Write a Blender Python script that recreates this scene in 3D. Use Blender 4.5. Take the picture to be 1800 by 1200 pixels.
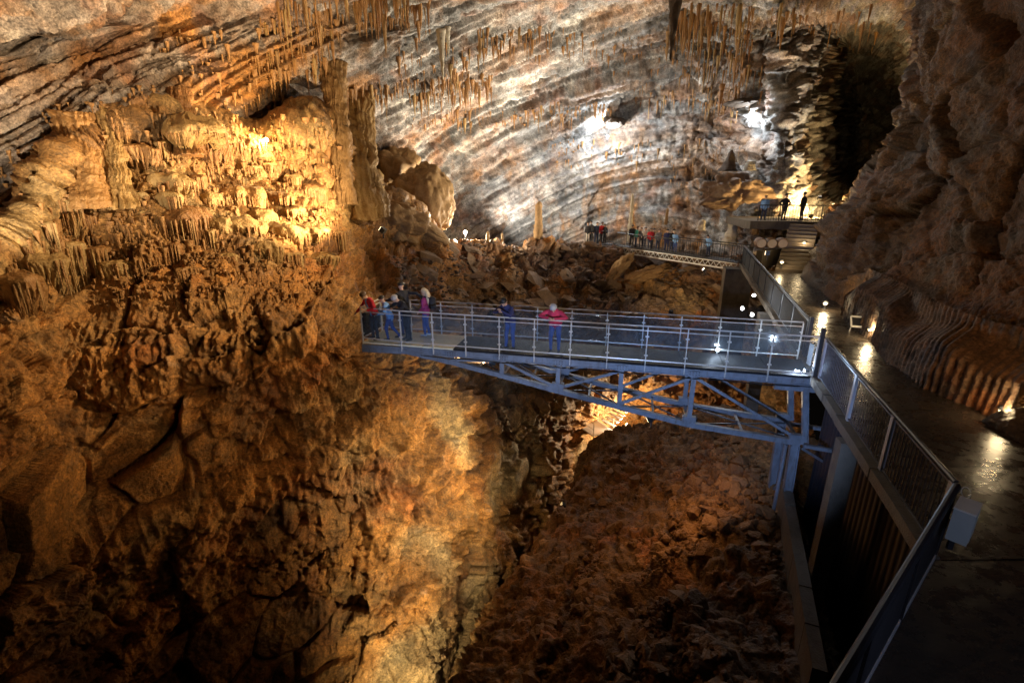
import bpy, math, random
import numpy as np
from mathutils import Vector, Matrix

for o in list(bpy.data.objects): bpy.data.objects.remove(o)
SC = bpy.context.scene
COL = SC.collection
RNG = random.Random(7)

# ------------------------------------------------------------------ camera
F, PITCH, H = 870.0, math.radians(17.7), 4.85
cp, sp = math.cos(PITCH), math.sin(PITCH)
cam = bpy.data.cameras.new('camera')
cam_o = bpy.data.objects.new('camera', cam); COL.objects.link(cam_o)
cam.sensor_width = 36.0; cam.lens = 36.0 * F / 1800.0
cam.clip_start = 0.05; cam.clip_end = 400
cam_o.location = (0, 0, H)
cam_o.rotation_euler = (math.pi / 2 - PITCH, 0, 0)
SC.camera = cam_o

# ------------------------------------------------------------------ world: an underground hall, no sky
world = bpy.data.worlds.new('World'); SC.world = world
world.use_nodes = True
world.node_tree.nodes['Background'].inputs[0].default_value = (0.9, 0.75, 0.6, 1)
world.node_tree.nodes['Background'].inputs[1].default_value = 0.0015
SC.view_settings.view_transform = 'Standard'
SC.view_settings.look = 'None'
SC.view_settings.exposure = 0.2
SC.view_settings.gamma = 1.0
SC.cycles.use_denoising = True
SC.cycles.max_bounces = 4
SC.cycles.diffuse_bounces = 2
SC.cycles.transparent_max_bounces = 12
SC.cycles.sample_clamp_indirect = 4.0
SC.cycles.use_light_tree = True
SC.cycles.adaptive_threshold = 0.02


def at(x, y, d=None, z=None, Y=None):
    """survey point: a direction seen from the camera station, at depth d / height z / northing Y"""
    a = (x - 900) / F; b = (y - 600) / F
    D = (a, cp - b * sp, -sp - b * cp)
    t = d if d is not None else ((z - H) / D[2] if z is not None else Y / D[1])
    return Vector((t * D[0], t * D[1], H + t * D[2]))


def to_px(P):
    Z = P[..., 2] - H
    zc = P[..., 1] * cp - Z * sp
    yc = -Z * cp - P[..., 1] * sp
    zc = np.where(zc < 0.1, 0.1, zc)
    return 900 + F * P[..., 0] / zc, 600 + F * yc / zc


# ------------------------------------------------------------------ materials
MATS = {}
def nodes_of(m):
    m.use_nodes = True
    nt = m.node_tree
    return nt, nt.nodes, nt.links, nt.nodes['Principled BSDF']


def mat(name, col, rough=0.6, metal=0.0, var=0.25, scale=8.0, bump=0.0, bscale=40.0, spec=0.5):
    """plain surface with noisy colour variation and fine relief"""
    if name in MATS: return MATS[name]
    m = bpy.data.materials.new(name); nt, N, L, B = nodes_of(m)
    tc = N.new('ShaderNodeTexCoord')
    nz = N.new('ShaderNodeTexNoise'); nz.inputs['Scale'].default_value = scale; nz.inputs['Detail'].default_value = 6
    L.new(tc.outputs['Object'], nz.inputs['Vector'])
    mx = N.new('ShaderNodeMix'); mx.data_type = 'RGBA'
    mx.inputs[6].default_value = (*[c * (1 - var) for c in col], 1)
    mx.inputs[7].default_value = (*[min(1, c * (1 + var)) for c in col], 1)
    L.new(nz.outputs['Fac'], mx.inputs[0]); L.new(mx.outputs[2], B.inputs['Base Color'])
    mr = N.new('ShaderNodeMapRange'); mr.inputs[3].default_value = max(0.02, rough - 0.12); mr.inputs[4].default_value = min(1, rough + 0.12)
    L.new(nz.outputs['Fac'], mr.inputs[0]); L.new(mr.outputs[0], B.inputs['Roughness'])
    B.inputs['Metallic'].default_value = metal
    B.inputs['Specular IOR Level'].default_value = spec
    if bump:
        n2 = N.new('ShaderNodeTexNoise'); n2.inputs['Scale'].default_value = bscale; n2.inputs['Detail'].default_value = 5
        L.new(tc.outputs['Object'], n2.inputs['Vector'])
        bp_ = N.new('ShaderNodeBump'); bp_.inputs['Strength'].default_value = bump; bp_.inputs['Distance'].default_value = 0.02
        L.new(n2.outputs['Fac'], bp_.inputs['Height']); L.new(bp_.outputs[0], B.inputs['Normal'])
    MATS[name] = m
    return m


def emit(name, col, strength):
    if name in MATS: return MATS[name]
    m = bpy.data.materials.new(name); nt, N, L, B = nodes_of(m)
    B.inputs['Base Color'].default_value = (0.8, 0.8, 0.8, 1)
    B.inputs['Emission Color'].default_value = (*col, 1)
    B.inputs['Emission Strength'].default_value = strength
    MATS[name] = m
    return m


def rock_mat(name, rough=0.75, bump=0.7, fine=12.0, spec=0.35, gl=0.0):
    """rock: the mineral colour comes from the mesh attribute, grain and grit from nodes"""
    m = bpy.data.materials.new(name); nt, N, L, B = nodes_of(m)
    at_ = N.new('ShaderNodeAttribute'); at_.attribute_name = 'Col'
    g = N.new('ShaderNodeNewGeometry')
    n1 = N.new('ShaderNodeTexNoise'); n1.inputs['Scale'].default_value = fine; n1.inputs['Detail'].default_value = 5; n1.inputs['Roughness'].default_value = 0.65
    L.new(g.outputs['Position'], n1.inputs['Vector'])
    n2 = N.new('ShaderNodeTexNoise'); n2.inputs['Scale'].default_value = 2.3; n2.inputs['Detail'].default_value = 4; n2.inputs['Roughness'].default_value = 0.7
    L.new(g.outputs['Position'], n2.inputs['Vector'])
    r1 = N.new('ShaderNodeMapRange'); r1.inputs[1].default_value = 0.3; r1.inputs[2].default_value = 0.7; r1.inputs[3].default_value = 0.38; r1.inputs[4].default_value = 1.6
    L.new(n1.outputs['Fac'], r1.inputs[0])
    r2 = N.new('ShaderNodeMapRange'); r2.inputs[1].default_value = 0.3; r2.inputs[2].default_value = 0.7; r2.inputs[3].default_value = 0.5; r2.inputs[4].default_value = 1.4
    L.new(n2.outputs['Fac'], r2.inputs[0])
    mm = N.new('ShaderNodeMath'); mm.operation = 'MULTIPLY'; L.new(r1.outputs[0], mm.inputs[0]); L.new(r2.outputs[0], mm.inputs[1])
    vm = N.new('ShaderNodeVectorMath'); vm.operation = 'SCALE'
    L.new(at_.outputs['Color'], vm.inputs[0]); L.new(mm.outputs[0], vm.inputs['Scale'])
    L.new(vm.outputs[0], B.inputs['Base Color'])
    rr = N.new('ShaderNodeMapRange'); rr.inputs[3].default_value = rough - 0.22; rr.inputs[4].default_value = rough + 0.15
    L.new(n2.outputs['Fac'], rr.inputs[0]); L.new(rr.outputs[0], B.inputs['Roughness'])
    B.inputs['Specular IOR Level'].default_value = spec
    b = N.new('ShaderNodeBump'); b.inputs['Strength'].default_value = bump; b.inputs['Distance'].default_value = 0.18
    L.new(n1.outputs['Fac'], b.inputs['Height']); L.new(b.outputs[0], B.inputs['Normal'])
    MATS[name] = m
    return m


M_STEEL = mat('galvanised_steel', (0.22, 0.25, 0.30), 0.45, 0.35, 0.35, 5.0, 0.15, 60)
def weathered(m, rust=(0.10, 0.05, 0.025), amount=0.5, sc=(3.0, 3.0, 0.8)):
    nt = m.node_tree; N, L = nt.nodes, nt.links; Bs = N['Principled BSDF']
    old = Bs.inputs['Base Color'].links[0].from_socket
    g = N.new('ShaderNodeNewGeometry'); mp = N.new('ShaderNodeMapping'); mp.inputs['Scale'].default_value = sc
    L.new(g.outputs['Position'], mp.inputs[0])
    nz = N.new('ShaderNodeTexNoise'); nz.inputs['Scale'].default_value = 2.2; nz.inputs['Detail'].default_value = 8; nz.inputs['Roughness'].default_value = 0.75
    L.new(mp.outputs[0], nz.inputs['Vector'])
    r = N.new('ShaderNodeMapRange'); r.inputs[1].default_value = 0.5; r.inputs[2].default_value = 0.72; r.inputs[4].default_value = amount
    L.new(nz.outputs['Fac'], r.inputs[0])
    mx = N.new('ShaderNodeMix'); mx.data_type = 'RGBA'; mx.inputs[7].default_value = (*rust, 1)
    L.new(r.outputs[0], mx.inputs[0]); L.new(old, mx.inputs[6]); L.new(mx.outputs[2], Bs.inputs['Base Color'])
weathered(M_STEEL, (0.12, 0.085, 0.06), 0.75)
M_RAIL = mat('rail_steel', (0.62, 0.60, 0.55), 0.35, 0.25, 0.2, 9.0)
M_DARK = mat('dark_steel', (0.035, 0.036, 0.042), 0.45, 0.4, 0.3, 6.0)
M_FENCE = mat('fence_steel', (0.10, 0.105, 0.12), 0.42, 0.5, 0.3, 6.0)
M_PLATE = mat('plate_steel', (0.45, 0.47, 0.52), 0.45, 0.4, 0.2, 7.0)
M_CONC = mat('concrete', (0.12, 0.10, 0.075), 0.85, 0, 0.4, 4.0, 0.8, 25)
weathered(M_CONC, (0.05, 0.035, 0.025), 0.8, (1.5, 1.5, 0.7))
M_BLACKP = mat('black_plastic', (0.02, 0.02, 0.02), 0.4)
M_WHITE = mat('white_paint', (0.7, 0.68, 0.62), 0.5, 0, 0.12)
M_ROCK = rock_mat('cave_rock')
M_WETCLAY = rock_mat('wet_clay', 0.6, 0.7, 11.0, 0.45)


def glass_mat():
    m = bpy.data.materials.new('dusty_glass'); nt, N, L, B = nodes_of(m)
    out = N['Material Output']
    tr = N.new('ShaderNodeBsdfTransparent'); tr.inputs[0].default_value = (0.86, 0.9, 0.92, 1)
    gl = N.new('ShaderNodeBsdfGlossy'); gl.inputs['Roughness'].default_value = 0.12
    df = N.new('ShaderNodeBsdfDiffuse'); df.inputs[0].default_value = (0.7, 0.75, 0.8, 1)
    g = N.new('ShaderNodeNewGeometry')
    nz = N.new('ShaderNodeTexNoise'); nz.inputs['Scale'].default_value = 7; nz.inputs['Detail'].default_value = 9; nz.inputs['Roughness'].default_value = 0.75
    L.new(g.outputs['Position'], nz.inputs['Vector'])
    r = N.new('ShaderNodeMapRange'); r.inputs[1].default_value = 0.35; r.inputs[2].default_value = 0.75; r.inputs[3].default_value = 0.008; r.inputs[4].default_value = 0.07
    L.new(nz.outputs['Fac'], r.inputs[0])
    m1 = N.new('ShaderNodeMixShader'); L.new(r.outputs[0], m1.inputs[0]); L.new(tr.outputs[0], m1.inputs[1]); L.new(df.outputs[0], m1.inputs[2])
    fr = N.new('ShaderNodeFresnel'); fr.inputs[0].default_value = 1.45
    m2 = N.new('ShaderNodeMixShader'); L.new(fr.outputs[0], m2.inputs[0]); L.new(m1.outputs[0], m2.inputs[1]); L.new(gl.outputs[0], m2.inputs[2])
    L.new(m2.outputs[0], out.inputs['Surface'])
    return m
M_GLASS = glass_mat()


# ------------------------------------------------------------------ object helpers
def link(o, parent=None):
    COL.objects.link(o)
    if parent is not None: o.parent = parent
    return o


def tag(o, label=None, cat=None, group=None, kind=None):
    if label: o['label'] = label
    if cat: o['category'] = cat
    if group: o['group'] = group
    if kind: o['kind'] = kind
    return o


def empty(name, loc, rz=0.0, **k):
    o = bpy.data.objects.new(name, None); o.empty_display_size = 0.2
    o.location = loc; o.rotation_euler = (0, 0, rz); link(o)
    return tag(o, **k)


class MB:
    """collects simple solids into one mesh; coordinates are world coordinates"""
    def __init__(s): s.v = []; s.f = []
    def add(s, vs, fs):
        b = len(s.v); s.v += [tuple(p) for p in vs]; s.f += [tuple(i + b for i in f) for f in fs]; return s
    def box(s, c, sx, sy, sz, rz=0.0):
        R = Matrix.Rotation(rz, 3, 'Z'); c = Vector(c)
        vs = [c + R @ Vector((x * sx / 2, y * sy / 2, z * sz / 2)) for x in (-1, 1) for y in (-1, 1) for z in (-1, 1)]
        return s.add(vs, [(0, 1, 3, 2), (4, 6, 7, 5), (0, 4, 5, 1), (2, 3, 7, 6), (0, 2, 6, 4), (1, 5, 7, 3)])
    def bar(s, a, b, w, h, up=(0, 0, 1), flange=0.0):
        """rectangular bar a->b, w sideways, h along up; flange > 0 makes an I profile"""
        a = Vector(a); b = Vector(b); d = (b - a).normalized(); up = Vector(up)
        if abs(d.dot(up)) > 0.98: up = Vector((0.2315, 0.9728, 0))
        sd = d.cross(up).normalized(); u2 = sd.cross(d).normalized()
        def one(w, h, off):
            vs = [p + sd * x * w / 2 + u2 * (y * h / 2 + off) for p in (a, b) for x, y in ((-1, -1), (1, -1), (1, 1), (-1, 1))]
            s.add(vs, [(0, 1, 2, 3), (7, 6, 5, 4), (0, 4, 5, 1), (1, 5, 6, 2), (2, 6, 7, 3), (3, 7, 4, 0)])
        if flange:
            one(w, flange, h / 2); one(w, flange, -h / 2); one(w * 0.3, h - flange * 1.01, 0)
        else: one(w, h, 0)
        return s
    def tube(s, pts, r, n=6, cap=True):
        pts = [Vector(p) for p in pts]
        rs = r if isinstance(r, (list, tuple)) else [r] * len(pts)
        rings = []
        ref = Vector((0.31, 0.62, 0.72))
        for i, p in enumerate(pts):
            d = (pts[min(i + 1, len(pts) - 1)] - pts[max(i - 1, 0)]).normalized()
            if abs(d.dot(ref)) > 0.95: ref = Vector((0.9, -0.3, 0.1))
            x = d.cross(ref).normalized(); y = d.cross(x)
            rings.append([p + (x * math.cos(2 * math.pi * k / n) + y * math.sin(2 * math.pi * k / n)) * rs[i] for k in range(n)])
        vs = [q for R in rings for q in R]
        fs = [(i * n + k, i * n + (k + 1) % n, (i + 1) * n + (k + 1) % n, (i + 1) * n + k) for i in range(len(pts) - 1) for k in range(n)]
        if cap: fs += [tuple(range(n))[::-1], tuple(range((len(pts) - 1) * n, len(pts) * n))]
        return s.add(vs, fs)
    def lathe(s, c, prof, n=16, axis=(0, 0, 1)):
        ax = Vector(axis).normalized(); ref = Vector((1, 0, 0)) if abs(ax.x) < 0.9 else Vector((0, 1, 0))
        x = ax.cross(ref).normalized(); y = ax.cross(x); c = Vector(c)
        vs = [c + ax * h + (x * math.cos(2 * math.pi * k / n) + y * math.sin(2 * math.pi * k / n)) * r for r, h in prof for k in range(n)]
        fs = [(i * n + k, i * n + (k + 1) % n, (i + 1) * n + (k + 1) % n, (i + 1) * n + k) for i in range(len(prof) - 1) for k in range(n)]
        fs += [tuple(range(n))[::-1], tuple(range((len(prof) - 1) * n, len(prof) * n))]
        return s.add(vs, fs)
    def prism(s, poly, z0, z1):
        n = len(poly)
        vs = [(x, y, z0) for x, y in poly] + [(x, y, z1) for x, y in poly]
        return s.add(vs, [tuple(range(n))[::-1], tuple(range(n, 2 * n))] + [(i, (i + 1) % n, n + (i + 1) % n, n + i) for i in range(n)])
    def build(s, name, material, parent=None, smooth=False):
        me = bpy.data.meshes.new(name)
        org = Vector((0, 0, 0))
        M = None
        if parent is not None:
            P = parent; M = Matrix.Identity(4)
            while P is not None:
                M = Matrix.LocRotScale(P.location, P.rotation_euler, P.scale) @ M; P = P.parent
            M = M.inverted()
            vs = [M @ Vector(v) for v in s.v]
        else:
            org = Vector((sum(v[0] for v in s.v) / len(s.v), sum(v[1] for v in s.v) / len(s.v), min(v[2] for v in s.v)))
            vs = [Vector(v) - org for v in s.v]
        me.from_pydata(vs, [], s.f); me.materials.append(material)
        if smooth: me.polygons.foreach_set('use_smooth', [True] * len(me.polygons))
        o = bpy.data.objects.new(name, me); o.location = org if parent is None else (0, 0, 0)
        return link(o, parent)


# ------------------------------------------------------------------ the hall's floodlights (with added key and fill lights; some have no fixture)
WARM, GOLD, AMBER, WHITE, COOL, BLUE = (1, 0.72, 0.40), (1, 0.66, 0.27), (1, 0.50, 0.18), (1, 0.92, 0.80), (0.86, 0.93, 1.0), (0.40, 0.57, 1.0)

def flood(label, pos, aim, power, col, cone=None, blend=0.8, size=0.12, glow=6.0, fixture=True, bulb=0.0):
    pos = Vector(pos); aim = Vector(aim); d = (aim - pos).normalized()
    root = None
    if fixture:
        root = empty('floodlight', pos - d * 0.16 - Vector((0, 0, 0.16)), label=label, cat='floodlight', group='floodlights lighting the rock')
        up = Vector((0, 0, 1)) if abs(d.z) < 0.9 else Vector((0, 1, 0))
    if fixture and bulb:
        prof = [(bulb * math.sin(math.pi * i / 8) + 0.001, -bulb * math.cos(math.pi * i / 8)) for i in range(9)]
        MB().lathe(pos, prof, 14).build('bulb', emit('bulb_%d' % int(sum(col) * 100), col, 14), root, True)
        MB().tube([pos - Vector((0, 0, bulb + 0.25)), pos - Vector((0, 0, bulb * 0.9))], 0.03, 6).build('stand', M_DARK, root)
        pos = pos + Vector((0, -bulb - 0.04, 0.0))
    elif fixture:
        MB().bar(pos - d * 0.26, pos - d * 0.06, 0.26, 0.2, up).build('housing', M_BLACKP, root)
        MB().bar(pos - d * 0.058, pos - d * 0.045, 0.23, 0.17, up).build('lens', emit('lens_%d' % (hash(col) % 9999), col, glow), root)
        MB().bar(pos - d * 0.16 - Vector((0, 0, 0.34)), pos - d * 0.16 - Vector((0, 0, 0.08)), 0.04, 0.04).build('bracket', M_DARK, root)
    la = bpy.data.lights.new('flood_light', 'SPOT' if cone else 'POINT')
    la.energy = power; la.color = col; la.shadow_soft_size = size
    if cone: la.spot_size = math.radians(cone); la.spot_blend = blend
    lo = bpy.data.objects.new('flood_light', la); lo.location = pos
    lo.rotation_euler = d.to_track_quat('-Z', 'Y').to_euler()
    COL.objects.link(lo)
    return root

# back wall, behind the ridge
flood('floodlight low behind the broken ridge, washing the grey back wall', at(905, 436, d=44.5), at(1000, 250, d=47), 11000, WHITE, 130)
flood('floodlight low behind the ridge, washing the ceiling', at(985, 440, d=44.5), at(760, 40, d=28), 20000, (1, 0.86, 0.66), 115)
flood('floodlight on the ledge right of the far footbridge, aimed up at the ceiling', at(1235, 472, d=32.5), at(830, 110, d=33), 19000, (1, 0.86, 0.66), 95, 1.0)
flood('floodlight by the far fence aimed at the ridge', (12.4, 24.5, 1.6), at(800, 400, d=33), 1700, WARM, 60, 1.0)
flood('bright lamp behind the tilted slab at the ridge end', at(818, 408, d=38.5), at(800, 380, d=44), 4500, (1, 0.86, 0.62), None, bulb=0.14)
flood('lamp beside the tall brown outcrop left of the back wall', at(708, 312, d=34), at(700, 280, d=38), 900, GOLD, None, bulb=0.08)
flood('white lamp on the back wall, under the dark rock shield', at(1068, 240, d=46.6), at(1072, 230, d=52), 2400, COOL, None, bulb=0.04)
flood('white lamp on the back wall, near the hanging dark ledges', at(1318, 218, d=39.9), at(1318, 205, d=46), 900, COOL, None, bulb=0.04)
# left wall
flood('glowing lamp among the flowstone on the left wall', at(468, 246, d=22.6), at(420, 260, d=25), 480, GOLD, None, glow=60, bulb=0.1)
flood('floodlight on the ledge under the left ceiling', at(668, 400, d=20.5), at(260, 60, d=20), 9000, WARM, 120)
flood('added key floodlight out of view at upper right, aimed across at the flowstone', at(1650, -40, d=14), at(340, 320, d=18.5), 34000, WARM, 46, 1.0)  # unseen key light added to rake the left wall and bring out relief
flood('added floodlight out of view at far left, brightening the ceiling', at(-70, 480, d=11.8), at(150, 120, d=17.5), 3000, (1, 0.82, 0.58), 80, 1.0)  # added beyond the frame edge to lift the unlit left ceiling
flood('added fill light above the walkway corner aimed across the pit', (6.5, 5.3, 2.0), at(480, 480, d=18), 1800, WARM, 66, 1.0, fixture=False)  # soft frontal fill, added without any fixture
flood('amber floodlight under the footbridge aimed at the lower left wall', (-0.8, 14.95, -0.62), at(360, 720, d=16.8), 1000, AMBER, 100, 1.0, glow=1.5)
flood('amber spotlight aimed at the lower left wall', (-1.0, 6.0, -6.0), at(370, 660, d=16.5), 420, AMBER, 40, 1.0, fixture=False)
# pit
flood('floodlight down in the pit on the rubble crest', at(985, 885, d=24.2), at(830, 800, d=23.5), 2600, (1, 0.661, 0.27), 100, 1.0, glow=0.5)
flood('floodlight under the footbridge aimed at the rock spur in the pit', (4.2, 13.9, -2.1), at(800, 850, d=22.5), 10000, (1, 0.80, 0.50), 56, 1.0)
flood('floodlight by the little landing deep in the pit', at(1100, 745, d=41), at(1010, 700, d=42), 2600, WARM, None)
flood('floodlight at the foot of the pit wall', at(690, 1290, d=16.5), at(740, 1120, d=21.3), 1800, (1, 0.80, 0.46), 110, 1.0)
flood('floodlight under the walkway aimed over the rubble', (5.4, 13.5, -2.05), at(1150, 960, d=17.5), 420, AMBER, 120, 1.0)
# bridge
flood('blue white floodlight below the viewpoint aimed at the bridge tip', (0.2, 1.6, 1.2), (-0.8, 14.0, -0.1), 3600, BLUE, 34, 0.6)
flood('blue white floodlight below the viewpoint aimed at the bridge foot', (0.6, 1.7, 1.2), (5.6, 12.6, -0.6), 3600, BLUE, 38, 0.6)
flood('white floodlight in the pit aimed at the far footbridge', at(1180, 545, d=31), at(1200, 450, d=36), 500, WARM, 110)
flood('bluish floodlight by the path behind the viewer', (4.6, 0.4, 2.6), (5.0, 5.0, 0.6), 120, (0.6, 0.68, 1.0), 80)
# far passage
flood('lamp in the bright passage behind the overlook', at(1462, 356, d=36.2), at(1440, 330, d=40), 4200, GOLD, None)
flood('lamp below the overlook railing', at(1425, 378, d=35.6), at(1420, 330, d=39), 1800, GOLD, None)
flood('floodlight aimed at the upper right vault', at(1440, 345, d=35.0), at(1400, 120, d=38), 3600, WHITE, 50, 1.0)
# right wall
flood('added unseen fill light for the right wall', (8.6, 6.0, 2.6), at(1690, 350, d=16), 330, AMBER, 110, fixture=False)  # amber fill added to warm the wall, no fixture built

# ------------------------------------------------------------------ noise
_rs = np.random.RandomState(11)
TAB = _rs.uniform(-1, 1, 65536).astype(np.float32)

def _hash(ix, iy, iz, seed):
    return ((ix * 73856093) ^ (iy * 19349663) ^ (iz * 83492791) ^ (seed * 2654435761 % 2147483647)) & 65535

def vnoise(P, seed=0):
    i = np.floor(P).astype(np.int64); f = (P - i).astype(np.float32)
    f = f * f * f * (f * (f * 6 - 15) + 10)
    x, y, z = i[..., 0], i[..., 1], i[..., 2]
    fx, fy, fz = f[..., 0], f[..., 1], f[..., 2]
    def c(a, b, d): return TAB[_hash(x + a, y + b, z + d, seed)]
    l = lambda a, b, t: a + (b - a) * t
    return l(l(l(c(0, 0, 0), c(1, 0, 0), fx), l(c(0, 1, 0), c(1, 1, 0), fx), fy),
             l(l(c(0, 0, 1), c(1, 0, 1), fx), l(c(0, 1, 1), c(1, 1, 1), fx), fy), fz)

def fbm(P, octv=4, gain=0.5, seed=0, ridge=False):
    a, tot, s = 1.0, 0.0, 0.0
    for k in range(octv):
        n = vnoise(P * (2.03 ** k) + 17.3 * k, seed + k)
        if ridge: n = 1 - 2 * np.abs(n)
        tot = tot + a * n; s += a; a *= gain
    return tot / s

def voronoi(P, seed=0):
    i = np.floor(P).astype(np.int64)
    f1 = np.full(P.shape[:-1], 9.0, np.float32); f2 = f1.copy()
    hid = np.zeros(P.shape[:-1], np.int64); dv = np.zeros(P.shape, np.float32)
    for a in (-1, 0, 1):
        for b in (-1, 0, 1):
            for c in (-1, 0, 1):
                cx, cy, cz = i[..., 0] + a, i[..., 1] + b, i[..., 2] + c
                h = _hash(cx, cy, cz, seed)
                jx = cx + 0.5 + 0.48 * TAB[h]; jy = cy + 0.5 + 0.48 * TAB[(h * 7 + 13) & 65535]; jz = cz + 0.5 + 0.48 * TAB[(h * 31 + 5) & 65535]
                ex, ey, ez = P[..., 0] - jx, P[..., 1] - jy, P[..., 2] - jz
                d = np.sqrt(ex * ex + ey * ey + ez * ez).astype(np.float32)
                m = d < f1
                f2 = np.where(m, f1, np.minimum(f2, d)); f1 = np.where(m, d, f1)
                hid = np.where(m, h, hid)
                dv[..., 0] = np.where(m, ex, dv[..., 0]); dv[..., 1] = np.where(m, ey, dv[..., 1]); dv[..., 2] = np.where(m, ez, dv[..., 2])
    return f1, f2, hid, dv

def facets(P, scale, seed, tilt=0.8):
    """broken blocks: every cell has its own offset and its own tilted face"""
    q = P / np.asarray(scale)
    q = q + 0.13 * np.stack([vnoise(q * 1.7 + 5 * k, seed + 40 + k) for k in range(3)], -1)
    f1, f2, h, dv = voronoi(q, seed)
    v = TAB[h] * 0.6 + tilt * (TAB[(h * 3 + 1) & 65535] * dv[..., 0] + TAB[(h * 5 + 2) & 65535] * dv[..., 1] + TAB[(h * 11 + 3) & 65535] * dv[..., 2])
    crack = np.clip(1 - (f2 - f1) / 0.09, 0, 1)
    return v, crack, h, f1, dv

def sstep(a, b, x):
    t = np.clip((x - a) / (b - a), 0, 1); return t * t * (3 - 2 * t)

def mixc(a, b, t):
    return a + (np.asarray(b, np.float32) - a) * t[..., None]

def bedded(P, k):
    """stretch along the bedding normal, so that cells come out as flat slabs"""
    return P + (P @ BED)[..., None] * BED * (k - 1)

BED = np.array((-0.28, -0.42, 0.86)); BED /= np.linalg.norm(BED)

def strata(P, warp=0.35, seed=3):
    """bedded limestone: ledges of uneven thickness along the bedding"""
    s = P @ BED + warp * fbm(P * 0.13, 2, 0.5, seed) + 0.055 * fbm(P * 0.9, 3, 0.5, seed + 9)
    out = 0.0; edge = 0.0
    for t, a in ((1.7, 0.42), (0.62, 0.24), (0.26, 0.16), (0.13, 0.10), (0.06, 0.045)):
        q = s / t; i = np.floor(q).astype(np.int64); fr = q - i
        brk = np.floor(vnoise(P * (0.09 / math.sqrt(t)), seed + int(t * 100)) * 2.0).astype(np.int64)
        if t < 0.3: brk = brk * 0
        A = TAB[(i * 7919 + brk * 131 + seed) & 65535]; B = TAB[((i + 1) * 7919 + brk * 131 + seed) & 65535]
        out = out + a * (A + (B - A) * sstep(0.72, 1.0, fr))
        edge = edge + a * sstep(0.75, 0.97, fr) * (np.abs(B - A))
    return out, edge, s

# ------------------------------------------------------------------ lofted rock sheets
def resample(C, wu, wv):
    def axis(A, n_list):
        # Catmull-Rom along axis 0 with n_list[i] steps in interval i
        n = A.shape[0]; outp = []
        Pm = np.concatenate([2 * A[:1] - A[1:2], A, 2 * A[-1:] - A[-2:-1]])
        for i in range(n - 1):
            k = n_list[i]; t = (np.arange(k) / k).reshape(-1, *([1] * (A.ndim - 1)))
            p0, p1, p2, p3 = Pm[i], Pm[i + 1], Pm[i + 2], Pm[i + 3]
            outp.append(0.5 * ((2 * p1) + (-p0 + p2) * t + (2 * p0 - 5 * p1 + 4 * p2 - p3) * t ** 2 + (-p0 + 3 * p1 - 3 * p2 + p3) * t ** 3))
        outp.append(A[-1:])
        return np.concatenate(outp)
    A = axis(C, wv)
    return np.swapaxes(axis(np.swapaxes(A, 0, 1), wu), 0, 1)

def steps(C, px_per, along_u):
    x, y = to_px(C)
    inside = lambda a, b: ((a > -80) & (a < 1880) & (b > -80) & (b < 1280))
    res = []
    n = C.shape[1 if along_u else 0]
    for i in range(n - 1):
        A = (slice(None), i) if along_u else (i, slice(None)); B = (slice(None), i + 1) if along_u else (i + 1, slice(None))
        d = np.hypot(x[A] - x[B], y[A] - y[B]); ins = inside(x[A], y[A]) | inside(x[B], y[B])
        m = d[ins].mean() if ins.any() else d.mean() * 0.25
        res.append(int(np.clip(m / px_per, 4, 400)))
    return res

SHEETS = {}
def grid_mesh(name, P, Cc, material, flip=False):
    nv, nu = P.shape[:2]
    idx = np.arange(nv * nu).reshape(nv, nu)
    q = np.stack([idx[:-1, :-1], idx[:-1, 1:], idx[1:, 1:], idx[1:, :-1]], -1).reshape(-1, 4)
    if flip: q = q[:, ::-1]
    me = bpy.data.meshes.new(name)
    me.vertices.add(nv * nu); me.vertices.foreach_set('co', P.astype(np.float32).ravel())
    me.loops.add(q.size); me.loops.foreach_set('vertex_index', q.astype(np.int32).ravel())
    me.polygons.add(len(q)); me.polygons.foreach_set('loop_start', np.arange(0, q.size, 4, dtype=np.int32))
    me.polygons.foreach_set('use_smooth', np.ones(len(q), bool))
    a = me.attributes.new('Col', 'FLOAT_COLOR', 'POINT')
    a.data.foreach_set('color', np.concatenate([Cc, np.ones(Cc.shape[:2] + (1,))], -1).astype(np.float32).ravel())
    me.update(); me.validate()
    me.materials.append(material)
    o = bpy.data.objects.new(name, me); link(o)
    return o

def make_sheet(name, ctrl, px_per, shape_fn, material):
    C = np.array([[tuple(p) for p in row] for row in ctrl], float)
    P = resample(C, steps(C, px_per, True), steps(C, px_per, False))
    def normals(P):
        du = np.gradient(P, axis=1); dv = np.gradient(P, axis=0)
        n = np.cross(du, dv); n /= np.linalg.norm(n, axis=-1, keepdims=True) + 1e-9
        return n
    N = normals(P)
    to_cam = np.array((0, 0, H)) - P
    s = np.sign((N * to_cam).sum(-1).mean()); N = N * s
    off, colr, extra = shape_fn(P, N)
    P2 = P + N * off[..., None] + extra
    o = grid_mesh(name, P2, np.clip(colr, 0.005, 0.95), material, s < 0)
    x, y = to_px(P2)
    SHEETS[name] = (P2.reshape(-1, 3), x.ravel(), y.ravel(), N.reshape(-1, 3))
    return tag(o, kind='structure')

def spot_on(name, x, y):
    """the rock surface point of a sheet that lies in this direction"""
    P, px, py, N = SHEETS[name]
    i = int(np.argmin((px - x) ** 2 + (py - y) ** 2))
    return Vector(P[i]), Vector(N[i])

GREY, PALE, OCHRE, RUST, BROWN, DKGREY = (0.26, 0.255, 0.245), (0.52, 0.49, 0.43), (0.36, 0.165, 0.04), (0.25, 0.085, 0.02), (0.10, 0.045, 0.016), (0.10, 0.098, 0.095)

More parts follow.
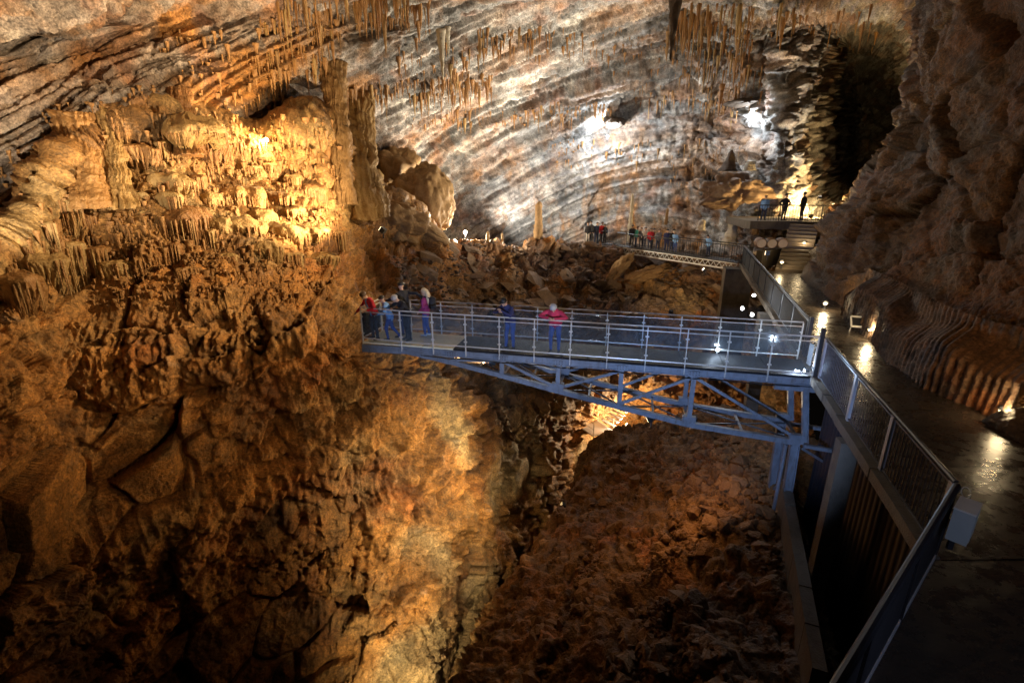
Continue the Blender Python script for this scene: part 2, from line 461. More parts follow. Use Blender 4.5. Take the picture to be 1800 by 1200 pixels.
# ---- ceiling and back wall
XS = [-500, -150, 100, 300, 500, 700, 900, 1080, 1250, 1340, 1420, 1500, 1570, 1650, 1900]
YS = [-450, -200, 0, 100, 200, 300, 400, 500, 650]
D1 = [
 [8, 8.5, 9, 9.5, 10.5, 12, 13, 14, 14, 14, 14, 14, 13, 12, 10],
 [10, 11, 12, 13, 15, 17, 18.5, 20, 20, 20, 20, 20, 19, 17, 14],
 [12, 14.5, 17.5, 20, 23, 27, 30, 33, 34, 34, 34, 33, 30, 26, 20],
 [12.6, 15.4, 18.3, 20.8, 24.6, 30, 36, 39, 40, 38, 38.5, 60, 52, 32, 24],
 [12.7, 15.3, 17.7, 19.8, 26.4, 35, 42, 46, 45, 40, 41, 85, 76, 38, 28],
 [12.8, 15.3, 17.9, 21.5, 29, 39, 47, 50, 46, 40, 40, 85, 80, 42, 30],
 [12.8, 15.4, 18.8, 26, 34, 42, 50, 52, 46, 39.5, 38.5, 42, 46, 42, 30],
 [15, 20, 26, 32, 38, 45, 50, 52, 46, 40, 38, 40, 42, 42, 30],
 [15, 20, 26, 32, 38, 45, 50, 52, 46, 40, 38, 40, 42, 42, 30]]
def ceil_fn(P, N):
    st, ed, s = strata(P)
    big = fbm(P * 0.10, 2, 0.4, 21)
    fv, cr, h, f1, dv = facets(bedded(P, 3.0), 2.6, 5)
    fv2, cr2, h2, _, _ = facets(bedded(P, 3.5), 0.9, 6)
    grit = fbm(bedded(P, 2.5) * 2.6, 3, 0.6, 33)
    rough = fbm(P * 1.1, 5, 0.62, 31)
    px, py = to_px(P)
    east = sstep(11, 18, P[..., 0]) * sstep(22, 30, P[..., 1])          # knobbly vault over the stairs
    plain = 1 - east
    drip = fbm(P * np.array((2.2, 2.2, 0.35)), 3, 0.5, 77, True)
    off = big * 0.9 + grit * 0.11 + st * (1.15 * plain + 0.35 * east) + fv * (0.13 + 0.5 * east) + fv2 * 0.06 + rough * (0.16 + 0.4 * east) - cr * 0.16 - cr2 * 0.05
    off = off + drip * 0.35 * east
    # colours: grey limestone, ochre staining along some beds, pale calcite
    stain = sstep(-0.05, 0.45, fbm(P * 0.3 + 3, 4, 0.55, 51) + 0.35 * np.sin(s * 2.1) * 0.6)
    dripc = sstep(0.05, 0.55, fbm(P * np.array((1.6, 1.6, 0.25)), 4, 0.55, 61))
    c = np.broadcast_to(np.array(GREY, np.float32), P.shape).copy()
    c = mixc(c, PALE, sstep(0.08, 0.5, fbm(P * 0.8, 4, 0.6, 71)) * 0.6)
    c = mixc(c, DKGREY, sstep(0.0, 0.4, fbm(P * 0.55 + 9, 4, 0.6, 73)) * 0.75)
    low = sstep(9.0, 1.5, P[..., 2]) * sstep(36, 44, P[..., 1])
    left = sstep(-6, -12, P[..., 0])
    lay = TAB[(np.floor(s / 0.24).astype(np.int64) * 7919) & 65535]; lay2 = TAB[(np.floor(s / 0.9).astype(np.int64) * 104729 + 5) & 65535]
    c = c * (1 + 0.38 * lay + 0.22 * lay2)[..., None]
    stain = np.clip(stain + 0.35 * lay2 * sstep(-0.3, 0.3, fbm(P * 0.2, 2, 0.5, 57)), 0, 1)
    c = mixc(c, OCHRE, np.clip(stain * (0.36 + 0.42 * left) + left * 0.22 + low * 0.35 * dripc + dripc * 0.25, 0, 0.95))
    c = mixc(c, RUST, np.clip(sstep(0.2, 0.55, fbm(P * 0.45 + 31, 4, 0.6, 81)) * 0.45, 0, 1))
    c = mixc(c, BROWN, sstep(0.12, 0.45, fbm(bedded(P, 3.0) * 0.4 + 71, 4, 0.6, 83)) * 0.7)
    c = c * (1 + 0.25 * TAB[h][..., None] * 0.6 + 0.2 * TAB[h2][..., None]) * (1 - 0.4 * np.clip(ed, 0, 1))[..., None]
    return off.astype(np.float32), c, 0.0
ceil_o = make_sheet('cave_ceiling', [[at(x, y, d=D1[j][i]) for i, x in enumerate(XS)] for j, y in enumerate(YS)], 2.2, ceil_fn, M_ROCK)

# ---- left wall, broken ridge behind the footbridge, pit wall
X2 = [-450, -200, 0, 150, 300, 450, 560, 640, 700, 770, 850, 950, 1050, 1150, 1300, 1420]
Y2 = [
 [505, 465, 415, 215, 165, 215, 185, 300, 385, 440, 455, 465, 470, 480, 500, 520],
 [520, 480, 430, 230, 180, 230, 200, 330, 352, 402, 428, 430, 440, 447, 465, 485],
 [600, 560, 500, 330, 300, 330, 300, 375, 395, 430, 455, 458, 465, 475, 492, 510],
 [650, 620, 580, 430, 420, 420, 400, 440, 460, 485, 500, 500, 505, 515, 530, 550],
 [720, 700, 680, 550, 520, 510, 520, 535, 545, 555, 560, 560, 560, 570, 590, 600],
 [800, 780, 760, 670, 640, 620, 600, 620, 640, 655, 660, 660, 650, 650, 660, 670],
 [900, 880, 860, 800, 770, 750, 740, 740, 740, 740, 740, 745, 735, 730, 740, 760],
 [1020, 1010, 1000, 960, 940, 920, 910, 900, 890, 880, 870, 860, 830, 820, 830, 840],
 [1200, 1200, 1180, 1150, 1130, 1120, 1110, 1100, 1090, 1080, 1060, 1040, 1000, 980, 980, 980],
 [1500, 1500, 1500, 1500, 1500, 1500, 1500, 1500, 1500, 1500, 1480, 1450, 1400, 1350, 1350, 1350]]
D2 = [
 [14, 17, 20, 25, 28, 31, 33, 35, 36, 38, 43, 44, 45, 44, 39, 35],
 [11, 12.5, 15.0, 18.3, 20.3, 23.4, 25.6, 29, 31, 33, 37, 39, 40.5, 39.5, 35, 31],
 [11, 12.4, 14.8, 17.9, 19.6, 22.4, 24.6, 27.5, 29.5, 31.5, 35.5, 37.5, 39, 38.5, 34.5, 30.5],
 [11, 12.3, 14.5, 17.3, 18.6, 20.8, 23, 25.5, 27, 29.5, 33.5, 35.5, 37, 37, 34, 30],
 [11, 12, 14, 16.6, 17.5, 18.8, 20.6, 22, 24, 27, 31, 33, 35, 35.5, 33.5, 29.5],
 [11, 12, 13.8, 16, 16.9, 17.4, 18.2, 19.6, 21.6, 24.6, 29, 33, 37, 39, 36, 31],
 [11.2, 12, 13.8, 16, 17.2, 18.6, 20, 21.2, 22.5, 24.6, 27.6, 34, 44, 45, 40, 33],
 [11.5, 12.2, 14, 16.2, 18, 20, 21.3, 22, 22.6, 23.8, 26.6, 34, 42, 44, 40, 34],
 [12, 12.5, 14, 16.2, 18.2, 20, 20.8, 21, 21.4, 22.6, 25.8, 32, 36, 38, 36, 32],
 [11.5, 12, 13, 15, 16.5, 17.5, 18.5, 19, 20, 21.5, 24, 28, 32, 33, 32, 30]]
def wall_fn(P, N):
    X, Y, Z = P[..., 0], P[..., 1], P[..., 2]
    px, py = to_px(P)
    # flowstone zone: upper left wall
    flow = sstep(1.0, 3.0, Z + 0.8 * fbm(P * 0.4, 3, 0.5, 91)) * sstep(-2.5, -4.5, X)
    ridge_z = sstep(-4.0, -0.5, X) * sstep(-6, -3, Z)                    # broken slabs behind the bridge
    pit = sstep(-1.0, -4.0, Z)
    big = fbm(P * 0.16, 4, 0.5, 121)
    fv, cr, h, _, _ = facets(P, (1.8, 1.8, 1.3), 15)
    fv2, cr2, h2, _, _ = facets(P, (0.55, 0.55, 0.4), 16)
    rough = fbm(P * 1.3, 5, 0.62, 131)
    lump = fbm(P * 3.0, 4, 0.65, 133)
    grit = fbm(P * 6.5, 3, 0.65, 135, True)
    # bulbs with fluted skirts
    q = P / np.array((1.5, 1.5, 1.3)) + 0.3 * np.stack([vnoise(P * 0.6 + 7 * k, 140 + k) for k in range(3)], -1)
    f1, f2, hb, dv = voronoi(q, 25)
    bulb = np.sqrt(np.clip(1 - (f1 / 0.95) ** 2, 0, 1))
    skirt = sstep(0.05, -0.35, dv[..., 2])
    fl = 1 - np.abs(vnoise(P * np.array((5.5, 5.5, 0.45)), 151)) * 2
    fl2 = 1 - np.abs(vnoise(P * np.array((2.2, 2.2, 0.3)), 153)) * 2
    flute = (fl * 0.6 + fl2 * 0.4)
    off_flow = bulb * 0.6 + skirt * (flute * 0.42 - 0.2) + rough * 0.22 + lump * 0.10 * (1 - skirt) + grit * 0.03
    groove = fbm(P * np.array((1.3, 1.3, 0.3)), 3, 0.55, 157)
    slabm = sstep(-0.05, 0.3, fbm(P * 0.22 + 40, 3, 0.5, 181)) * (1 - ridge_z)
    fv3, cr3, h3, _, _ = facets(bedded(P, 1.6), 2.6, 18, 1.0)
    calm = 1 - 0.8 * slabm
    off_rock = fv3 * 0.55 - cr3 * 0.3 * (0.4 + slabm) + calm * (fv * (0.34 + 0.4 * ridge_z) + fv2 * (0.13 + 0.14 * ridge_z) + rough * 0.36 - cr * (0.05 + 0.2 * ridge_z) + groove * 0.22 * pit + lump * 0.10 + grit * 0.045)
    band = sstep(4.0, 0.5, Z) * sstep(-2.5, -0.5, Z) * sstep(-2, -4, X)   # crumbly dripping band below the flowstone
    off_rock = off_rock + band * calm * (flute * 0.20)
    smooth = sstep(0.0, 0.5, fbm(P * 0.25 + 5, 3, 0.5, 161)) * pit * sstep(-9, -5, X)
    crag = fbm(P * np.array((0.9, 0.9, 0.35)), 4, 0.55, 191, True)
    off_rock = off_rock + crag * 0.35 * sstep(-4, -7, Z)
    off = big * 0.75 + flow * off_flow + (1 - flow) * off_rock * (1 - 0.3 * smooth)
    c = np.broadcast_to(np.array(OCHRE, np.float32), P.shape).copy()
    c = mixc(c, RUST, sstep(-0.1, 0.4, fbm(P * 0.35, 4, 0.55, 171)) * 0.8)
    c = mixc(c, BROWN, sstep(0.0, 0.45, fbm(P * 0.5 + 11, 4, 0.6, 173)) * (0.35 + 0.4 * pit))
    c = mixc(c, (0.40, 0.27, 0.11), sstep(0.0, 0.4, fbm(P * 0.6 + 21, 4, 0.6, 175)) * (0.3 + 0.6 * flow))
    c = mixc(c, (0.34, 0.21, 0.08), flow * 0.45)
    c = mixc(c, (0.46, 0.35, 0.18), smooth * 0.7)
    c = mixc(c, (0.17, 0.13, 0.105), ridge_z * 0.62 * sstep(-0.3, 0.3, fbm(P * 0.4 + 2, 3, 0.5, 179) + 0.1))
    c = mixc(c, PALE, np.clip(lump * 1.6 - 0.55, 0, 1) * 0.35)
    c = c * (1 + 0.22 * TAB[h][..., None] + 0.18 * TAB[h2][..., None] + 0.25 * TAB[h3][..., None])
    return off.astype(np.float32), c, 0.0
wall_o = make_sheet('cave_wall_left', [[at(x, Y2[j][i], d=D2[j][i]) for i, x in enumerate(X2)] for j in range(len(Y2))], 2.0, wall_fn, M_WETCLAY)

# ---- rubble slope below the walkway
R3 = [
 [(1030, 800, 36), (1065, 768, 31), (1180, 742, 28), (1290, 715, 24.5)],
 [(1000, 885, 31), (1018, 860, 26.5), (1150, 830, 23), (1270, 800, 19)],
 [(925, 1010, 26), (945, 985, 21.5), (1100, 940, 18.5), (1250, 900, 16)],
 [(865, 1110, 23), (890, 1080, 18.5), (1060, 1050, 15.8), (1240, 1010, 13.6)],
 [(795, 1240, 20), (825, 1195, 16), (1020, 1160, 13.6), (1220, 1120, 11.8)],
 [(700, 1450, 16), (730, 1400, 13.3), (960, 1380, 11.6), (1200, 1330, 10)]]
E3 = [(1350, 715), (1366, 800), (1375, 860), (1390, 945), (1408, 1070), (1430, 1260)]
def fence_gap(P):
    return 5.84 + 0.3395 * (P[..., 1] - 5.64) - P[..., 0]

def slope_fn(P, N):
    big = fbm(P * 0.3, 4, 0.5, 221)
    fv, cr, h, _, _ = facets(P, (1.0, 1.0, 0.8), 35)
    fv2, cr2, h2, f1, _ = facets(P, 0.34, 36)
    rough = fbm(P * 2.0, 5, 0.62, 231)
    calm = 1 - 0.6 * sstep(1.6, 0.2, fence_gap(P))
    crest = sstep(0.0, -3.5, P[..., 0] - 0.16 * P[..., 1])
    run = fbm(P * np.array((2.0, 2.0, 0.5)), 3, 0.5, 241, True)
    gully = fbm(P * np.array((0.55, 0.55, 0.25)), 3, 0.5, 245, True)
    off = big * 0.5 + gully * 0.4 + fv * 0.2 + fv2 * 0.10 * (1 - crest) - cr * 0.08 + rough * 0.26 + run * 0.25 * crest
    off = off * calm
    c = np.broadcast_to(np.array((0.20, 0.105, 0.035), np.float32), P.shape).copy()
    c = mixc(c, RUST, sstep(0.0, 0.4, fbm(P * 0.5, 4, 0.55, 271)) * 0.7)
    c = mixc(c, BROWN, sstep(-0.1, 0.4, fbm(P * 0.9 + 11, 4, 0.6, 273)) * 0.7)
    c = mixc(c, (0.30, 0.17, 0.055), crest * 0.6)
    c = c * (1 + 0.3 * TAB[h2][..., None])
    return off.astype(np.float32), c, 0.0
rows3 = []
for r, e in zip(R3, E3):
    edge = at(e[0], e[1], z=-4.35)
    rows3.append([at(x, y, d=d) for x, y, d in r] + [edge, edge + Vector((0.9, -0.3, -1.2)), edge + Vector((4.0, -1.2, -1.4))])
slope_o = make_sheet('rubble_slope', rows3, 2.2, slope_fn, M_WETCLAY)

# ---- right wall along the walkway
W4 = [
 [(1470, 545), (1560, 625), (1650, 690), (1800, 770), (2100, 950)],
 [(1500, 480, 20.5), (1600, 560, 15.7), (1690, 600, 13.2), (1830, 640, 10.6), (2100, 700, 8.5)],
 [(1540, 400, 21.5), (1640, 450, 16.7), (1720, 470, 14), (1840, 480, 11.5), (2100, 480, 9)],
 [(1570, 310, 23), (1660, 300, 18), (1740, 300, 15), (1850, 300, 12), (2100, 300, 9)],
 [(1625, 210, 22), (1690, 180, 18), (1760, 170, 15), (1860, 150, 12), (2100, 120, 9)],
 [(1645, 70, 21), (1700, 40, 17), (1770, 20, 14), (1870, 0, 11), (2100, -50, 8)],
 [(1660, -60, 19), (1720, -100, 14), (1790, -130, 11), (1900, -200, 8), (2200, -300, 6)]]
S4 = [(1402, 490, 0), (1425, 440, 28), (1455, 395, 28.5), (1500, 340, 28.5), (1580, 250, 27), (1605, 120, 26), (1630, -20, 23)]
def right_fn(P, N):
    st, ed, s = strata(P, 0.5, 13)
    big = fbm(P * 0.2, 4, 0.5, 321)
    fv, cr, h, _, _ = facets(P, (3.4, 3.4, 2.2), 45, 1.0)
    fv2, cr2, h2, _, _ = facets(P, (0.6, 0.6, 0.35), 46)
    rough = fbm(P * 1.2, 5, 0.6, 331)
    grit = fbm(P * 4.5, 4, 0.65, 335)
    foot = sstep(0.4, 1.6, P[..., 2])
    far = sstep(18, 23, P[..., 1])
    groove = fbm(P * np.array((1.5, 1.5, 0.5)) + P[..., 2:3] * np.array((0.6, 0, 0)), 4, 0.55, 357, True)
    off = (big * 0.6 + st * 0.18 + fv * 0.6 + fv2 * 0.08 - cr * 0.25 - cr2 * 0.04 + rough * 0.22 + grit * 0.05 + groove * 0.3 * far) * (0.25 + 0.75 * foot)
    # ridged shotcrete along the foot of the wall
    along = P[..., 0] * 0.25 + P[..., 1] * 0.97
    along = along - 0.12 * P[..., 2]
    rib = np.cos(along * 2 * np.pi / 0.23 + 2.5 * vnoise(P * 0.8, 363)) * (0.6 + 0.5 * vnoise(P * 1.7, 365))
    hgt = 1.9 + 0.5 * vnoise(P * 0.7, 361)
    rz = sstep(hgt + 0.5, hgt - 0.3, P[..., 2]) * sstep(21, 18, P[..., 1]) * sstep(7, 9, P[..., 1])
    off = off * (1 - 0.45 * rz) + rib * 0.03 * rz
    c = np.broadcast_to(np.array((0.18, 0.09, 0.03), np.float32), P.shape).copy()
    c = mixc(c, RUST, sstep(-0.1, 0.4, fbm(P * 0.4, 4, 0.55, 371)) * 0.4)
    c = mixc(c, (0.14, 0.12, 0.10), sstep(0.0, 0.4, fbm(P * 0.5 + 11, 4, 0.6, 373)) * 0.75)
    c = mixc(c, BROWN, sstep(0.1, 0.5, fbm(P * 0.9 + 17, 4, 0.6, 375)) * 0.7)
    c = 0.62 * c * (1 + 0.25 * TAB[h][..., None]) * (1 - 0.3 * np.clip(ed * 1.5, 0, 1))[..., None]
    return off.astype(np.float32), c, 0.0
rows4 = []
for k, (r, sg) in enumerate(zip(W4, S4)):
    pts = [at(q[0], q[1], z=-0.3) if k == 0 else at(*q[:2], d=q[2]) for q in r]
    s1 = at(sg[0], sg[1], z=-0.3) if k == 0 else at(sg[0], sg[1], d=sg[2])
    s0 = s1 + Vector((4.5, 6.5, 0.5))
    rows4.append([s0 + Vector((3, 2, 0)), s0, s1] + pts)
rows4.insert(0, [p + Vector((0.1, 0, -1.5)) for p in rows4[0]])
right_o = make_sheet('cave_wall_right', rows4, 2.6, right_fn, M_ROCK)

# ribbed lining standing along the foot of the right wall
base = [at(x, y, z=-0.05) for x, y in ((1478, 556), (1530, 600), (1585, 652), (1640, 692), (1712, 722), (1765, 752))]
C5 = np.array([[tuple(b + Vector((-0.10, -0.03, 0)) + Vector((0.16, 0.06, 1.0)) * t * 1.9) for b in base] for t in (-0.05, 0.3, 0.65, 1.0)])
P5 = resample(C5, [60] * 5, [18] * 3)
al = np.concatenate([[0], np.cumsum(np.linalg.norm(np.diff(P5[5, :, :2], axis=0), axis=1))])[None, :] * np.ones(P5.shape[:2])
hz = np.linspace(0, 1, P5.shape[0])[:, None] * np.ones(P5.shape[:2])
N5 = np.array((-0.9, -0.42, 0.1))
topn = 0.60 + 0.22 * vnoise(np.stack([al * 0.8, al * 0, al * 0], -1), 401)
off5 = 0.05 * np.cos(al * 2 * np.pi / 0.21) * (0.7 + 0.5 * vnoise(P5 * 1.5, 403)) + 0.22 * fbm(P5 * 0.8, 3, 0.5, 405) + 0.05 * fbm(P5 * 4, 3, 0.6, 407) - 0.9 * sstep(topn, topn + 0.3, hz)
c5 = np.broadcast_to(np.array((0.15, 0.085, 0.045), np.float32), P5.shape).copy()
c5 = mixc(c5, (0.09, 0.065, 0.05), sstep(-0.1, 0.3, fbm(P5 * 1.2, 4, 0.6, 409))); c5 = mixc(c5, RUST, sstep(0.1, 0.4, fbm(P5 * 0.9 + 5, 3, 0.6, 411)) * 0.6)
lin = grid_mesh('ribbed_wall_lining', P5 + N5 * off5[..., None], c5, M_ROCK)
tag(lin, 'brown vertically ribbed lining along the foot of the right wall', 'wall lining', kind='thing')

# ------------------------------------------------------------------ cave formations
def hull_mesh(name, rng, sx, sy, sz, material, n=13):
    import bmesh
    bm = bmesh.new()
    for _ in range(n):
        v = Vector((rng.gauss(0, 1), rng.gauss(0, 1), rng.gauss(0, 1))).normalized() * rng.uniform(0.8, 1.05)
        bm.verts.new((v.x * sx, v.y * sy, v.z * sz))
    r = bmesh.ops.convex_hull(bm, input=bm.verts)
    junk = [g for g in r['geom_interior'] if isinstance(g, bmesh.types.BMVert)]
    bmesh.ops.delete(bm, geom=junk, context='VERTS')
    bmesh.ops.triangulate(bm, faces=bm.faces)
    me = bpy.data.meshes.new(name); bm.to_mesh(me); bm.free()
    me.materials.append(material)
    return me

def stone_mat(name, a, b, rough=0.7):
    m = bpy.data.materials.new(name); nt, N, L, B = nodes_of(m)
    g = N.new('ShaderNodeNewGeometry'); oi = N.new('ShaderNodeObjectInfo')
    nz = N.new('ShaderNodeTexNoise'); nz.inputs['Scale'].default_value = 4.5; nz.inputs['Detail'].default_value = 5; nz.inputs['Roughness'].default_value = 0.7
    L.new(g.outputs['Position'], nz.inputs['Vector'])
    ad = N.new('ShaderNodeMath'); ad.operation = 'MULTIPLY_ADD'; ad.inputs[1].default_value = 0.5; L.new(oi.outputs['Random'], ad.inputs[0])
    r = N.new('ShaderNodeMapRange'); r.inputs[1].default_value = 0.3; r.inputs[2].default_value = 0.7; r.inputs[4].default_value = 0.6
    L.new(nz.outputs['Fac'], r.inputs[0]); L.new(r.outputs[0], ad.inputs[2])
    mx = N.new('ShaderNodeMix'); mx.data_type = 'RGBA'; mx.inputs[6].default_value = (*a, 1); mx.inputs[7].default_value = (*b, 1)
    L.new(ad.outputs[0], mx.inputs[0]); L.new(mx.outputs[2], B.inputs['Base Color'])
    B.inputs['Roughness'].default_value = rough; B.inputs['Specular IOR Level'].default_value = 0.4
    n2 = N.new('ShaderNodeTexNoise'); n2.inputs['Scale'].default_value = 14; n2.inputs['Detail'].default_value = 5
    L.new(g.outputs['Position'], n2.inputs['Vector'])
    bp_ = N.new('ShaderNodeBump'); bp_.inputs['Strength'].default_value = 0.8; bp_.inputs['Distance'].default_value = 0.08
    L.new(n2.outputs['Fac'], bp_.inputs['Height']); L.new(bp_.outputs[0], B.inputs['Normal'])
    MATS[name] = m
    return m
M_STONE = stone_mat('rubble_stone', (0.09, 0.04, 0.014), (0.27, 0.15, 0.06))
M_SLAB = stone_mat('slab_stone', (0.10, 0.075, 0.06), (0.32, 0.21, 0.12))
M_DRIP = stone_mat('calcite_drip', (0.14, 0.05, 0.013), (0.38, 0.21, 0.075), 0.5)
M_FLOW = stone_mat('flowstone', (0.24, 0.135, 0.042), (0.43, 0.29, 0.12), 0.55)
M_PALEF = stone_mat('pale_calcite', (0.42, 0.36, 0.26), (0.66, 0.6, 0.48), 0.55)
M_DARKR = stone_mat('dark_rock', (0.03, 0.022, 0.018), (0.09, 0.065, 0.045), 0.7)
M_OUTC = stone_mat('ochre_rock', (0.16, 0.08, 0.025), (0.38, 0.24, 0.1), 0.7)

STONES = [hull_mesh('stone', RNG, 1, RNG.uniform(0.7, 1), RNG.uniform(0.5, 0.8), M_STONE, RNG.choice((11, 13, 15))) for _ in range(12)]
SLABS = [hull_mesh('slab', RNG, 1, RNG.uniform(0.55, 0.9), RNG.uniform(0.22, 0.4), M_SLAB, 14) for _ in range(10)]

def scatter(parent, sheet, meshes, name, test, n_parts, n_stuff, size, tilt, stuff_name, seed, sink=0.25, material=None):
    rng = np.random.RandomState(seed)
    P, px, py, N = SHEETS[sheet]
    ok = np.nonzero(test(P, px, py))[0]
    k = n_parts + n_stuff
    pick = rng.choice(ok, k); sz = np.sort(size(rng, k))[::-1]
    dist = np.linalg.norm(P[pick] - np.array((0, 0, H)), axis=1)
    order = np.argsort(-(sz / 1.0)); pick = pick[order]
    for j in range(n_parts):
        p = P[pick[j]]; s = sz[j]
        o = bpy.data.objects.new(name, meshes[j % len(meshes)])
        o.location = Vector(p) + Vector((0, 0, 1)) * s * (0.3 - sink)
        o.rotation_euler = tilt(rng); o.scale = (s, s, s); link(o, parent)
    V, Fc, base = [], [], 0
    tm = []
    for me in meshes:
        co = np.empty(len(me.vertices) * 3, np.float32); me.vertices.foreach_get('co', co)
        fa = np.array([tuple(p.vertices) for p in me.polygons], np.int32); tm.append((co.reshape(-1, 3), fa))
    for j in range(n_parts, k):
        co, fa = tm[j % len(tm)]
        R = np.array(Matrix.Rotation(rng.uniform(0, 6.28), 3, 'Z') @ Matrix.Rotation(rng.uniform(-0.6, 0.6), 3, 'X'))
        V.append(co @ R.T * sz[j] + P[pick[j]] + np.array((0, 0, 0.1 * sz[j]))); Fc.append(fa + base); base += len(co)
    if V:
        V = np.concatenate(V); Fc = np.concatenate(Fc)
        me = bpy.data.meshes.new(stuff_name)
        me.vertices.add(len(V)); me.vertices.foreach_set('co', V.astype(np.float32).ravel())
        me.loops.add(Fc.size); me.loops.foreach_set('vertex_index', Fc.ravel())
        me.polygons.add(len(Fc)); me.polygons.foreach_set('loop_start', np.arange(0, Fc.size, 3, dtype=np.int32))
        me.update(); me.materials.append(material or meshes[0].materials[0])
        tag(link(bpy.data.objects.new(stuff_name, me), parent), kind='stuff')

rnd_tilt = lambda r: (r.uniform(-0.7, 0.7), r.uniform(-0.7, 0.7), r.uniform(0, 6.28))
scatter(slope_o, 'rubble_slope', STONES, 'stone', lambda P, x, y: (x > 880) & (x < 1338 + (y - 790) * 0.16) & (y > 730) & (y < 1240) & (P[:, 0] - 0.16 * P[:, 1] > -1.2) & (fbm(P * 0.55, 3, 0.5, 601) > -0.08),
        280, 5200, lambda r, k: 0.035 + 0.04 * r.pareto(1.7, k).clip(0, 9), rnd_tilt, 'gravel', 3)
scatter(wall_o, 'cave_wall_left', SLABS, 'slab', lambda P, x, y: (x > 690) & (x < 1310) & (y > 425) & (y < 570) & (P[:, 2] < 1.0),
        260, 1500, lambda r, k: 0.16 + 0.14 * r.pareto(2.0, k).clip(0, 7), lambda r: (r.normal(0.25, 0.3), r.normal(0.35, 0.25), r.normal(0.3, 0.4)), 'rock_debris', 5, 0.3)
scatter(wall_o, 'cave_wall_left', STONES, 'stone', lambda P, x, y: (x > 880) & (x < 1300) & (y > 660) & (y < 790), 60, 500,
        lambda r, k: 0.15 + 0.12 * r.pareto(2.2, k).clip(0, 6), rnd_tilt, 'pit_debris', 8)

def drip_mesh(rng, n=6, rings=5, flute=0.25):
    vs, fs = [], []
    wob = [rng.uniform(-0.06, 0.06) for _ in range(2 * rings + 2)]
    fl = [1 + rng.uniform(-flute, flute) for _ in range(n)]
    for i in range(rings):
        t = i / rings; r = (1 - t) ** rng.uniform(0.7, 1.0) * (1 + 0.25 * math.sin(6 * t + wob[0] * 40) * (1 - t))
        for k in range(n):
            a = 2 * math.pi * k / n
            vs.append((math.cos(a) * r * fl[k] + wob[i] * t * 3, math.sin(a) * r * fl[k] + wob[i + 5] * t * 3, -t))
    vs.append((wob[4] * 2, wob[5] * 2, -1))
    for i in range(rings - 1):
        for k in range(n): fs.append((i * n + k, i * n + (k + 1) % n, (i + 1) * n + (k + 1) % n, (i + 1) * n + k))
    b = (rings - 1) * n
    for k in range(n): fs.append((b + k, b + (k + 1) % n, len(vs) - 1))
    return vs, fs
DRIPS = []
for _ in range(10):
    v, f = drip_mesh(RNG); me = bpy.data.meshes.new('stalactite'); me.from_pydata(v, [], f)
    me.polygons.foreach_set('use_smooth', [True] * len(f)); me.materials.append((M_DRIP, M_FLOW, M_DRIP, M_OUTC, M_DRIP)[_ % 5]); DRIPS.append((me, np.array(v), f))

def hang(parent, todo, max_parts, stuff_name, rng):
    V, Fq, base = [], [], 0
    for j, (L, r, p) in enumerate(todo):
        me, v, f = DRIPS[j % 10]
        if j < max_parts:
            o = bpy.data.objects.new('stalactite', me); o.location = Vector(p) + Vector((0, 0, 0.08)); o.scale = (r, r, L)
            o.rotation_euler = (0, 0, rng.uniform(0, 6)); link(o, parent)
        else:
            V.append(v * np.array((r, r, L)) + p + np.array((0, 0, 0.08))); Fq += [tuple(i + base for i in q) for q in f]; base += len(v)
    if V:
        me = bpy.data.meshes.new(stuff_name); me.from_pydata(np.concatenate(V).tolist(), [], Fq); me.materials.append(M_DRIP)
        me.polygons.foreach_set('use_smooth', [True] * len(Fq))
        tag(link(bpy.data.objects.new(stuff_name, me), parent), kind='stuff')

def drips(parent, sheet, clusters, max_parts, seed, stuff_name):
    rng = np.random.RandomState(seed); todo = []
    P, px, py, N = SHEETS[sheet]
    sub = np.nonzero((px > -40) & (px < 1840) & (py > -60) & (py < 620))[0][::3]
    for (cx, cy, wx, wy, n, l0, l1) in clusters:
        near = sub[(np.abs(px[sub] - cx) < wx + 5) & (np.abs(py[sub] - cy) < wy + 5)]
        if len(near) == 0: continue
        # hang from ledges: prefer points whose outward normal looks down
        w = 0.15 + np.clip(-N[near, 2], 0, 1)
        pk = rng.choice(near, int(n * 1.7), p=w / w.sum())
        for i in pk:
            L = rng.uniform(l0, l1) * (0.5 + 0.5 * rng.rand() ** 2 * 2)
            todo.append((L, rng.choice((0.04, 0.05, 0.06, 0.08, 0.13)) * (0.6 + L * 0.5), P[i] + N[i] * 0.05))
    todo.sort(key=lambda t: -t[0])
    hang(parent, todo, max_parts, stuff_name, rng)

